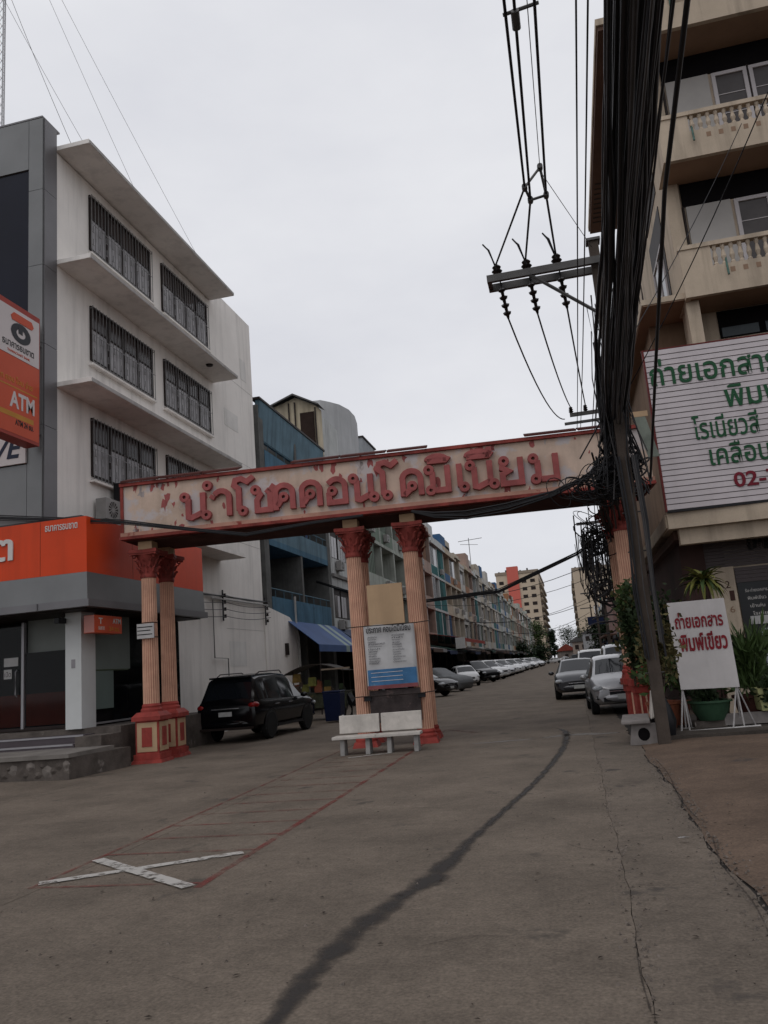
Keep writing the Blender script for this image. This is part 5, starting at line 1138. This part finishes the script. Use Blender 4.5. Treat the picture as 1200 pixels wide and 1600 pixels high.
# stall with goods behind the black vehicle, bin, motorbike
stl = thing('vendor_cart', (-9.5, 29.6, 0), 'vendor cart piled with brown and yellow goods under a dark curved tarp', 'cart', R(5))
B('cart_body', mat('cart_green_brown', (.05,.055,.035), .7, .4, 5, dirt=(.12,.10,.05,7,.58)), stl, -.9, 1.1, -.6, .8, .45, 1.0)
for x in (-.85, 1.05):
    for y_ in (-.55, .75): MB().tube([(x,y_,.05),(x,y_,1.85)], .02, 5).build('cart_post', frame, stl)
rf = MB(); nr = 9; rfv = []
for i in range(nr+1):
    t = i/nr; x = -1.15+2.5*t; z = 1.72+.32*math.sin(math.pi*min(1, t*1.1))
    for y_ in (-.85, .95): rfv.append((x, y_, z)); rfv.append((x, y_, z+.03))
for i in range(nr): o_ = i*4; rf.add([rfv[o_+j] for j in range(8)], [(0,4,6,2),(1,3,7,5),(0,1,5,4),(2,6,7,3)])
rf.build('tarp_roof', mat('dark_brown_tarp', (.035,.028,.022), .6, .3, 3), stl, smooth=True)
B('roof_trim', mat('pale_roof_edge', (.25,.2,.15), .7, .2, 3), stl, .3, 1.38, -.9, -.86, 1.80, 1.86)
r_ = random.Random(12)
for k in range(26):
    x, y_, z = r_.uniform(-.8, 1.0), r_.uniform(-.62, -.4), r_.uniform(.95, 1.6); s = r_.uniform(.07, .16)
    MB().frus(x-s, x+s, y_-s*.6, y_+s*.6, z-s, z+s, .02).build('goods_bundle', (terra, leafy, leafd, bark, mat('ochre_goods', (.2,.13,.04), .8, .4, 6) if k == 0 else bpy.data.materials.get('ochre_goods') or bark)[k % 5], stl)
for x in (-.6, .8): mb = MB().lathe([(.1,-.04),(.3,-.05),(.3,.05),(.1,.04)], 16); mb.v = [Vector((x+v.z*.0+v.x, -.62+v.z, .3+v.y)) for v in mb.v]; mb.build('wheel', tyre, stl)
bn_ = thing('wheelie_bin', (-8.35, 27.6, 0), 'blue plastic bin beside the vendor cart', 'bin'); MB().frus(-.27,.27,-.27,.27,.05,1.0,-.05).build('bin_body', blueplastic, bn_, bevel=.02); B('bin_lid', blueplastic, bn_, -.33, .33, -.33, .33, 1.003, 1.07, bevel=.02)
bag = thing('plastic_bag', (-7.95, 27.2, 0), 'small white plastic bag on the ground by the blue bin', 'bag'); MB().lathe([(.08,0),(.14,.06),(.12,.16),(.03,.24)], 9).build('bag_body', paperm, bag, smooth=True)
mbk = thing('motorbike', (-7.95, 29.3, 0), 'dark motorbike parked under the blue awning', 'motorbike', R(60))
for y_ in (-.62, .62):
    mb = MB(); pts = [(0, y_+.28*math.cos(6.283*k/18), .29+.28*math.sin(6.283*k/18)) for k in range(19)]; mb.tube(pts, .035, 6); mb.build('wheel', tyre, mbk)
MB().prism([(-.75,.62),(-.1,.66),(.1,.42),(.35,.45),(.5,.86),(.42,.9),(.18,.56),(-.05,.80),(-.8,.80)], 'x', -.12, .12).build('bike_body', black, mbk, bevel=.02)
MB().tube([(0,.62,.3),(0,.45,.95)], .025, 6).build('fork', steel, mbk); MB().tube([(-.3,.38,1.0),(0,.44,.97),(.3,.38,1.0)], .018, 6).build('handlebar', frame, mbk)
MB().box(-.13,.13,-.72,.0,.803,.87).build('saddle', black, mbk, bevel=.02)
bks = thing('motorbike', (-7.6, 33.5, 0), 'second dark motorbike farther under the blue awning', 'motorbike', R(75))
for ch in mbk.children: c2 = ch.copy(); C.objects.link(c2); c2.parent = bks
# ================================================================== LEFT ROW
XF = -12.0
colm = {}
def cmat(name, col, **k):
    if name not in colm: colm[name] = mat(name, col, .85, .16, .9, .1, streak=.35, **k)
    return colm[name]
an = thing('garden_wall', (0,0,0), 'low white side wall stepping down after the bank wall', 'wall')
MB().prism([(30.66,0),(34.6,0),(34.6,3.75),(33.6,4.25),(30.66,4.6)], 'x', -12.4, -11.95).build('wall_sheet', white, an)
mb = MB().tube([(-11.9,34.5,0),(-11.9,34.5,3.4),(-11.9,34.3,3.7),(-11.9,34.3,5.2)], .06, 8).build('downpipe', mat('white_downpipe', (.4,.39,.37), .6, .1), an)
B('meter_box', frame, an, -11.948, -11.85, 32.8, 33.05, 2.6, 3.1)
bb = thing('blue_shophouse', (0,0,0), 'weathered blue four storey shophouse with deep dark balconies beside the bank', 'building')
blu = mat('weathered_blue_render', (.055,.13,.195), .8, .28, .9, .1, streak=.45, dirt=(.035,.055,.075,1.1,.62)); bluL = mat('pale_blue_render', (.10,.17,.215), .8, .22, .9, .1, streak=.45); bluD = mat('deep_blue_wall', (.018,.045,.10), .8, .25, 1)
Y0, Y1 = 31.2, 40.7
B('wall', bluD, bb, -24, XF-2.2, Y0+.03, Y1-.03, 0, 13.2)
for y0, y1 in ((Y0, Y0+.55), (35.85, 36.1), (Y1-.5, Y1)): B('party_wall', mat('grimy_pier', (.12,.12,.115), .9, .3, 1.5, .1, streak=.4) if y0 == Y0 else bpy.data.materials['grimy_pier'], bb, XF-2.2, XF-.02, y0, y1, 0 if y0 != Y0 else 4.3, 13.35)
for k, z in enumerate((4.2, 7.4, 10.6)):
    B('floor_slab', blu, bb, XF-2.2, XF, Y0+.55, Y1-.5, z-.15, z+.12)
    p = B('balcony_parapet', (bluL if k == 1 else blu), bb, XF-.12, XF, Y0+.55, Y1-.5, z+.12, z+.85)
    rl = MB(); rl.tube([(XF-.06,Y0+.55,z+1.2),(XF-.06,Y1-.5,z+1.2)], .03, 5)
    for q in range(9): rl.tube([(XF-.06,Y0+1.1+q*1.05,z+.85),(XF-.06,Y0+1.1+q*1.05,z+1.2)], .02, 4)
    rl.build('railing', bluL, bb)
MB().add([(XF-.1,Y0+.1,11.9),(XF-.1,Y1-.1,11.9),(XF+.05,Y1-.1,13.6),(XF+.05,Y0+.1,13.6),(XF-.3,Y0+.1,11.9),(XF-.3,Y1-.1,11.9),(XF-.15,Y1-.1,13.6),(XF-.15,Y0+.1,13.6)], [(0,1,2,3),(4,7,6,5),(0,4,5,1),(1,5,6,2),(2,6,7,3),(3,7,4,0)]).build('roof_parapet', bluL, bb)
B('parapet_cap', frame, bb, XF-.3, XF+.1, Y0, Y1, 13.6, 13.7)
wm = MB()
for y_ in (32.1, 37.0): wm.box(XF-2.19, XF-2.15, y_, y_+1.3, 7.7, 9.8)
wm.build('door_opening', darkvoid, bb)  # flat dark panels painted as unlit doorways
for k, (y_, z_) in enumerate(((33.0, 7.9), (34.4, 8.2), (38.0, 7.9), (36.6, 11.0))):
    r2 = random.Random(k); vs = [(XF-.5+r2.uniform(-.1,.1), y_+u*.5, z_+v*.8+r2.uniform(-.05,.05)) for v in (0,1) for u in (0,1)]; la = MB().add(vs, [(0,1,3,2)]).build('laundry', (paperm, mat('pinkish_cloth', (.3,.16,.16), .9, .2, 4), mat('blue_cloth', (.05,.08,.15), .9, .2, 4), paperm)[k]); tag(la, ('white','pink','blue','upper white')[k]+' cloth hung to dry on a blue shophouse balcony', 'laundry')
# roof house of the blue building, with gable
gh = MB().add([(-14.5,40,13.2),(-12.0,40,13.2),(-12.0,40,16.05),(-13.2,40,16.7),(-14.5,40,16.3),(-14.5,40.9,13.2),(-12.0,40.9,13.2),(-12.0,40.9,16.05),(-13.2,40.9,16.7),(-14.5,40.9,16.3)], [(0,1,2,3,4),(9,8,7,6,5),(0,5,6,1),(1,6,7,2),(4,3,8,9),(3,2,7,8),(0,4,9,5)]); gh.build('roof_house_wall', cmat('cream_roof_house', (.50,.43,.31)), bb)
B('roof_house_opening', mat('brown_dark_opening', (.03,.018,.014), .9, .3, 2), bb, -12.95, -12.15, 39.95, 39.99, 13.3, 15.75)  # flat dark panel painted as a shaded opening
for x in (-13.6, -13.25, -12.1): B('roof_house_post', frame, bb, x, x+.07, 39.9, 39.949, 13.3, 16.4 if x < -13 else 15.95)
MB().add([(-14.8,39.6,16.25),(-13.2,39.6,16.82),(-13.2,41.0,16.82),(-14.8,41.0,16.25),(-11.8,39.6,16.05),(-11.8,41.0,16.05),(-14.8,39.6,16.17),(-13.2,39.6,16.72),(-11.8,39.6,15.97)], [(0,1,2,3),(1,4,5,2),(0,6,7,1),(1,7,8,4)]).build('gable_roof', steel, bb)
cw = thing('curved_stair_tower', (-13, 44.3, 0), 'plain grey curved concrete tower rising behind the arch beam', 'tower')
mb = MB(); poly = [(-6, 0)] + [(-0.17, 0.48), (0.26, 1.08), (0.66, 1.8), (0.94, 3.03), (0.94, 4.45), (0.66, 6.12)] + [(-6, 6.62)]
mb.prism(poly, 'z', 12.0, 18.1); mb.build('tower_wall', mat('grey_cement_render', (.42,.425,.43), .9, .1, .6, .1, streak=.18), cw, smooth=True)
nb_ = thing('roof_block', (-14.2, 56.2, 0), 'small grey rooftop block right of the curved tower', 'rooftop block'); B('block_wall', mat('cool_grey_render', (.28,.295,.31), .9, .1), nb_, -2, 1.2, -1.9, 1.9, 12.5, 18.3); B('block_cap', frame, nb_, -2.1, 1.3, -2, 2, 18.303, 18.4)
def sh(y0, w, base, accent, style, seed, far, label, X=XF, s=1, H=13.4):
    """one shophouse; s=+1 faces the street from the left"""
    r = random.Random(seed); t = thing('shophouse', (X, y0, 0), label, 'building', 0, 'row of shophouses on the %s' % ('left' if s > 0 else 'right'))
    def bb_(nm, m, x0, x1, a, b, c, d): return B(nm, m, t, s*x0, s*x1, a, b, c, d)
    rec = 1.3 if style != 1 else .25
    if not far:
        bb_('wall', base, -11, -rec, .01, w-.01, 0, H-.3)
    else: bb_('wall', base, -11, -rec, .01, w-.01, 0, H-.3)
    for k in (0, 1): bb_('party_wall', base, -rec+.003, 0, .01 if k == 0 else w-.16, .15 if k == 0 else w-.01, 3.6, H)
    fl = [3.6, 6.85, 10.1]; style = style
    for i, z in enumerate(fl):
        if style == 1:
            bb_('facade_panel', base, -rec+.003, -.02, .153, w-.163, z, z+.95); bb_('facade_panel', base, -rec+.003, -.02, .153, w-.163, z+2.6, z+3.2)
            bb_('band', cmat('grey_band', (.2,.19,.18)), -.02, .12, 0, w, z-.1, z+.06)
            wz0, wz1, xx = z+.97, z+2.58, -rec+.006
        else:
            bb_('floor_slab', base, -rec+.003, .05, .003, w-.003, z-.12, z+.1)
            bb_('balcony_parapet', accent if (style == 2 and i != 1) or (style == 3) else base, -.1, .0, .153, w-.163, z+.1, z+1.0)
            wz0, wz1, xx = z+.15, z+2.75, -rec+.006
        nW = 2 if style == 1 else 1; ww = (w-.6)/nW
        for q in range(nW):
            a = .3+q*ww+.1; b = a+ww-.2
            f = bb_('window', frame, xx, xx+.05, a, b, wz0, wz1)
            if not far:
                for u in range(3): B('pane', panegrey if r.random() < .6 else frost, f, s*(xx+.052), s*(xx+.06), a+.06+u*(b-a-.08)/3, a+(u+1)*(b-a-.08)/3, wz0+.1, wz1-.35)
        rr = r.random()
        if style != 1 and rr < (.75 if accent.name.startswith('teal') else .36):      # enclosed or screened balcony
            cm = accent if r.random() < .6 else panegrey
            p = bb_('balcony_screen', cm, -.09, -.03, .16, w*.52 if rr < .3 else w-.17, z+1.003, z+3.1)
            if not far:
                for u in range(5): B('screen_bar', frame, p, s*-.028, s*-.01, .3+u*.42, .34+u*.42, z+1.05, z+3.05)
        if r.random() < .55 and not far:
            aircon(s*.18, r.uniform(.8, w-1), z+r.uniform(.2, .5), None, face=s, as_part=t, s=.9)
    if style == 1: bb_('roof_parapet', base, -.3, .05, 0, w, H-.35, H+.05)
    else: bb_('roof_slab', base, -rec, .25, 0, w, H-.3, H-.1); bb_('roof_parapet', base, -.2, .05, 0, w, H-.1, H+.5*r.random()+.2)
    # ground floor: near-black sheet painted as the unlit shop mouth, shutter box, awning
    bb_('shop_opening', darkvoid, -rec+.01, -rec+.04, .2, w-.2, .05, 3.2)
    bb_('shutter_box', slatgrey, -rec+.05, -.2, .16, w-.17, 2.85, 3.45)
    L_ = r.uniform(2.0, 3.4); za = r.uniform(2.9, 3.3)
    am_ = r.choice(awn); MB().add([(s*-.2,.05,za+.35),(s*L_,.05,za-.25),(s*L_,w-.05,za-.25),(s*-.2,w-.05,za+.35),(s*-.2,.05,za+.32),(s*L_,.05,za-.28),(s*L_,w-.05,za-.28),(s*-.2,w-.05,za+.32)], [(0,1,2,3),(4,7,6,5),(0,4,5,1),(1,5,6,2),(2,6,7,3),(3,7,4,0)]).build('awning', am_, t)
    MB().box(s*(L_-.02), s*(L_+.01), .05, w-.05, za-.5, za-.25).build('awning_valance', am_, t)
    if r.random() < .55:
        g0 = r.uniform(.2, 1); pm = base if r.random() < .5 else accent
        bb_('roof_room', pm, -5.5, -.9 if r.random() < .6 else -.2, g0, w-.2, H-.1, H+r.uniform(1.6, 2.6))
        bb_('roof_room_opening', darkvoid, -.89, -.86, g0+.4, w-.8, H+.3, H+1.3)
    if r.random() < .3: tk = MB().lathe([(.5,H),(.55,H+.3),(.55,H+1.1),(.2,H+1.3)], 12, s*-2.2, w*.5); tk.build('water_tank', steel, t, smooth=True)
    return t
awn = [mat('dark_grey_awning', (.05,.05,.055), .7, .2, 1), mat('navy_awning', (.012,.022,.06), .7, .2, 1), mat('pale_dirty_awning', (.2,.2,.2), .7, .25, 1), mat('dark_green_awning', (.02,.05,.04), .7, .2, 1), mat('brown_awning', (.08,.045,.03), .7, .2, 1)]
bases = [('grey_green_render', (.34,.36,.32)), ('dirty_white_render', (.44,.42,.385)), ('cream_grey_render', (.42,.37,.30)), ('pinkish_render', (.32,.23,.19)), ('cool_white_render', (.45,.46,.45)), ('beige_render', (.40,.33,.25))]
accs = [('teal_screen', (.02,.11,.11)), ('blue_screen', (.04,.10,.20)), ('pale_green_screen', (.16,.2,.16)), ('brown_screen', (.10,.05,.035)), ('orange_tan_screen', (.26,.13,.07)), ('white_screen', (.33,.33,.32))]
seq = [(4,4,1),(0,2,2),(0,2,2),(0,2,2),(0,5,0),(1,3,1),(1,3,1),(3,4,0),(4,0,3),(4,0,3),(5,1,2),(2,4,2),(2,4,2),(1,1,1),(5,4,2),(3,3,0),(4,0,3),(1,2,0)]
r_ = random.Random(77); y = 40.75; k = 0
while y < 268:
    b_, a_, stl_ = seq[k] if k < len(seq) else (r_.randrange(6), r_.randrange(6), r_.randrange(4))
    bn0, an0 = bases[b_], accs[a_]; cn = bn0[0].replace('_render','').replace('_',' '); an1 = an0[0].replace('_screen','').replace('_',' ')
    sh(y, 4.1, cmat(*bn0), cmat(*an0), stl_, 100+k, y > 120, '%s shophouse with %s screens, %s house past the blue shophouse' % (cn, an1, ordn(k)), H=13.4+(.5 if k % 5 == 2 else 0))
    y += 4.12; k += 1
# right row beyond the corner building
y = 42.3; k = 0
while y < 210:
    b_, a_, stl_ = r_.randrange(6), r_.randrange(6), r_.randrange(4)
    bn0, an0 = bases[b_], accs[a_]; cn = bn0[0].replace('_render','').replace('_',' '); an1 = an0[0].replace('_screen','').replace('_',' ')
    sh(y, 4.6, cmat(*bn0), cmat(*an0), stl_, 300+k, y > 56, '%s shophouse with %s screens, %s house beyond the tan corner building' % (cn, an1, ordn(k)), X=6.3, s=-1, H=7.0 if y < 100 else 9)
    y += 4.62; k += 1
# blue awning by the blue building, red awning farther
def awning(y0, y1, x1, za, zb, m, label, stripes=None):
    t = thing('awning', (0,0,0), label, 'awning'); n = 12
    for i in range(n):
        a, b = y0+(y1-y0)*i/n, y0+(y1-y0)*(i+1)/n
        MB().add([(XF+.02,a,za),(x1,a,zb),(x1,b,zb),(XF+.02,b,za),(XF+.02,a,za-.03),(x1,a,zb-.03),(x1,b,zb-.03),(XF+.02,b,za-.03)], [(0,1,2,3),(4,7,6,5),(0,4,5,1),(1,5,6,2),(2,6,7,3),(3,7,4,0)]).build('canvas_strip', stripes if (stripes and i in (7, 9)) else m, t)
        B('canvas_valance', stripes if (stripes and i in (7, 9)) else m, t, x1-.01, x1+.02, a, b, zb-.3, zb-.0)
    for y_ in (y0+.1, y1-.1): MB().tube([(x1-.02,y_,zb-.05),(x1-.1,y_,.0)], .03, 6).build('post', frame, t)
awning(33.4, 40.6, -10.6, 4.1, 2.95, mat('blue_awning_canvas', (.045,.09,.22), .6, .15, 1), 'blue canvas awning with pale stripes beside the white wall', mat('pale_stripe_canvas', (.25,.32,.30), .6, .15))
awning(41, 45.5, -10.4, 4.0, 2.9, mat('dark_blue_awning_canvas', (.02,.035,.08), .6, .15, 1), 'dark blue awning behind the middle arch columns')
awning(68, 86, -9.0, 4.45, 3.85, mat('red_awning_canvas', (.26,.028,.018), .6, .15, 1), 'long bright red awning half way along the left shophouses')
B_ = B
sg2 = thing('hanging_sign', (0,0,0), 'small pale hanging sign board over the dark shop fronts', 'sign'); B('sign_board', paperm, sg2, -9.3, -8.5, 66, 66.08, 2.9, 3.8); 
dk = thing('shade_nets', (0,0,0), 'dark shade net roof hanging before the first left shophouses', 'net')
B('net_sheet', darkvoid, dk, -11.9, -9.6, 52, 78, 2.72, 2.76)
# antenna
ta = thing('tv_antenna', (-13.2, 118, 13.8), 'thin roof antenna standing out against the sky', 'antenna')
MB().tube([(0,0,0),(0,0,6.2)], .05, 5).tube([(-1.6,0,5.8),(2.0,0,6.0)], .04, 4).tube([(-1.2,-1,5.2),(1.2,1,5.2)], .03, 4).build('antenna_frame', steel, ta)
# ================================================================== TOWERS, TREES, FAR END
def tower(name, x, y, w, d, fl, label, redband, seed, fh=3.0):
    t = thing(name, (x, y, 0), label, 'building'); Hh = fl*fh+2
    tc_ = mat('tower_beige', (.50,.41,.31), .85, .08, .05) if redband else bpy.data.materials['tower_beige']
    B('wall', tc_, t, 0, w, 0, d, 0, Hh)
    wn = bpy.data.meshes.get('tower_window') or MB().box(-.9,.9,-.08,.0,0,1.3).mesh('tower_window')
    ws = bpy.data.meshes.get('tower_side') or MB().box(0,.08,-1.1,1.1,0,1.5).mesh('tower_side')
    bl_ = bpy.data.meshes.get('tower_balcony') or MB().box(0,.9,-1.4,1.4,0,1.0).mesh('tower_balcony')
    for m_, me in ((frame, wn), (frame, ws), (cmat('tower_balcony_render', (.3,.25,.19)), bl_)):
        if not me.materials: me.materials.append(m_)
    cols_ = [w*.12, w*.66, w*.86] if redband else [w*.5]
    for i in range(fl):
        for xx in cols_:
            if redband and i < 4 and xx < w*.2: continue
            o = link('window', wn, None, t); o.location = (xx, 0, i*fh+1.2)
        nb2 = int(d/5)
        for q in range(nb2):
            o = link('window', ws, None, t); o.location = (w, 2.5+q*5, i*fh+1.0)
            o = link('balcony', bl_, None, t); o.location = (w, 2.5+q*5, i*fh)
            if not redband:
                o = link('window', ws, None, t); o.location = (-.08, 2.5+q*5, i*fh+1.0)
                o = link('balcony', bl_, None, t); o.location = (-.9, 2.5+q*5, i*fh)
    if redband:
        B('red_stair_band', mat('coral_red_band', (.55,.13,.10), .8, .08, .1), t, w*.27, w*.54, -.6, 3, 0, Hh+3.0)
        B('roof_room', tc_, t, 1, w*.3, 3, 12, Hh, Hh+1.5)
    B('roof_parapet', cmat('tower_parapet', (.27,.22,.17)), t, -.3, w+.3, -.3, d, Hh, Hh+1.1)
    for k in range(5): B('roof_vent', frame, t, 1+k*w*.17, 1.6+k*w*.17, 1, 1.8, Hh+1.1, Hh+1.1+(k*7 % 3)*.5+.4)
tower('apartment_tower', -26.5, 320, 16.5, 70, 11, 'beige apartment tower with a coral red vertical band at the street end', True, 1)
tower('apartment_tower', 3.4, 330, 15, 60, 11, 'slimmer beige tower half hidden behind the cables on the right', False, 2)
def tree(x, y, h, cr, label, seed, m, cone=False, n=2600, tw=.28, leaf=.5):
    t = thing('tree', (x, y, 0), label, 'tree'); r = random.Random(seed)
    tk = MB().tube([(0,0,0),(.1,0,h*.3),(0,.1,h*.55),(.1,0,h*.8)], [tw,tw*.8,tw*.5,tw*.2], 8)
    for k in range(6): a = r.uniform(0,6.28); tk.tube([(0,0,h*(.3+.08*k)),(cr*.5*math.cos(a),cr*.5*math.sin(a),h*(.42+.08*k))], [tw*.4,tw*.12], 5)
    tk.build('trunk', bark, t)
    cls = []
    for k in range(26):
        z = r.uniform(.28, 1); q = (1.08-z) if cone else math.sin(math.pi*min(1,max(.08,(z-.2)/.85)))**.6; a = r.uniform(0, 6.28); d = cr*q*r.uniform(.1,.85)
        cls.append(Vector((d*math.cos(a), d*math.sin(a), h*z)))
    mb = MB()
    for k in range(n):
        c = r.choice(cls); s_ = cr*(.22 if cone else .26); p = c+Vector((r.gauss(0,s_), r.gauss(0,s_), r.gauss(0,s_*.8))); a = Vector((r.gauss(0,1),r.gauss(0,1),r.gauss(0,.6))).normalized(); b = a.cross(Vector((r.gauss(0,1),r.gauss(0,1),1))).normalized(); L_ = leaf*r.uniform(.5,1.2)
        mb.add([p, p+a*L_*.5+b*L_*.3, p+a*L_, p+a*L_*.5-b*L_*.3], [(0,1,2,3)])
    f = mb.build('crown', m, t); f['kind'] = 'stuff'; return t
midg = mat('mid_green_foliage', (.055,.085,.025), .6, .4, .6); darkg = mat('dark_green_foliage', (.018,.032,.014), .6, .4, .8)
tree(-8.6, 215, 11.5, 2.4, 'bright green street tree before the foot of the red banded tower', 1, midg)
tree(-10.8, 178, 4.6, 2.4, 'low dark tree at the end of the parked car row', 2, darkg)
tree(-7.6, 195, 4.2, 2.0, 'small round dark tree left of the cypress', 7, darkg)
tree(-5.2, 225, 8.6, 1.7, 'dark cone shaped tree closing the street', 3, darkg, cone=True)
tree(-1.6, 300, 11.0, 4.4, 'far rounded tree right of the cone shaped tree', 4, darkg)
tree(2.6, 285, 9, 5.0, 'far broad tree over the low roofs at the street end', 5, mat('grey_green_foliage', (.05,.06,.04), .7, .3, .6))
tree(4.4, 118, 6.5, 2.6, 'green tree among the cables on the right side of the far street', 6, darkg)
rh = thing('red_roof_house', (-2.2, 262, 0), 'low house with a red roof at the end of the street', 'house'); B('wall', cmat('low_house_wall', (.25,.22,.2)), rh, -3, 3, 0, 8, 0, 3.2); MB().prism([(-3.6,3.2),(3.6,3.2),(0,5.4)], 'y', -.5, 8.5).build('roof', mat('red_brown_roof', (.22,.05,.035), .8, .2, 1), rh)
B('door', frame, rh, -.5, .5, -.05, -.003, 0, 2.2)
for k, (x, y_, w_, h_, m_) in enumerate(((3.4, 250, 7, 5.5, 'pale'), (6, 235, 6, 7.5, 'white'), (1.2, 278, 4, 6, 'grey'))):
    t = thing('house', (x, y_, 0), 'low %s house at the right end of the street' % m_, 'house'); B('wall', cmat('far_%s_wall' % m_, (.3,.3,.31) if m_ != 'pale' else (.34,.28,.24)), t, -w_/2, w_/2, 0, 8, 0, h_); MB().prism([(-w_/2-.4,h_),(w_/2+.4,h_),(0,h_+1.6)], 'y', -.5, 8.5).build('roof', steel, t)
    for q in range(3): B('window', frame, t, -w_/2+.7+q*w_*.3, -w_/2+1.8+q*w_*.3, -.05, -.003, h_-2.2, h_-.9)
bsn = thing('blue_signboard', (0,0,0), 'dark blue signboard projecting over the far right pavement', 'sign'); B('sign_box', blueplastic, bsn, 2.2, 5.8, 105, 105.4, 5.2, 6.2); B('sign_post', steel, bsn, 5.6, 5.75, 105.1, 105.25, 0, 5.2)
pk = thing('pink_house', (0,0,0), 'pinkish low house with a brown canopy behind the cables on the right', 'house'); B('wall', cmat('pink_wall', (.30,.19,.17)), pk, 3.7, 6.1, 72, 84, 3.0, 6.4); B('canopy', brownsoffit, pk, 2.7, 3.69, 72, 84, 3.0, 3.15); B('lower_wall', cmat('pink_wall', (.30,.19,.17)), pk, 4.6, 6.1, 72, 84, 0, 3.0); B('window', frame, pk, 4.2, 5.4, 71.95, 71.995, 4.0, 5.4)
bpy.context.view_layer.update()
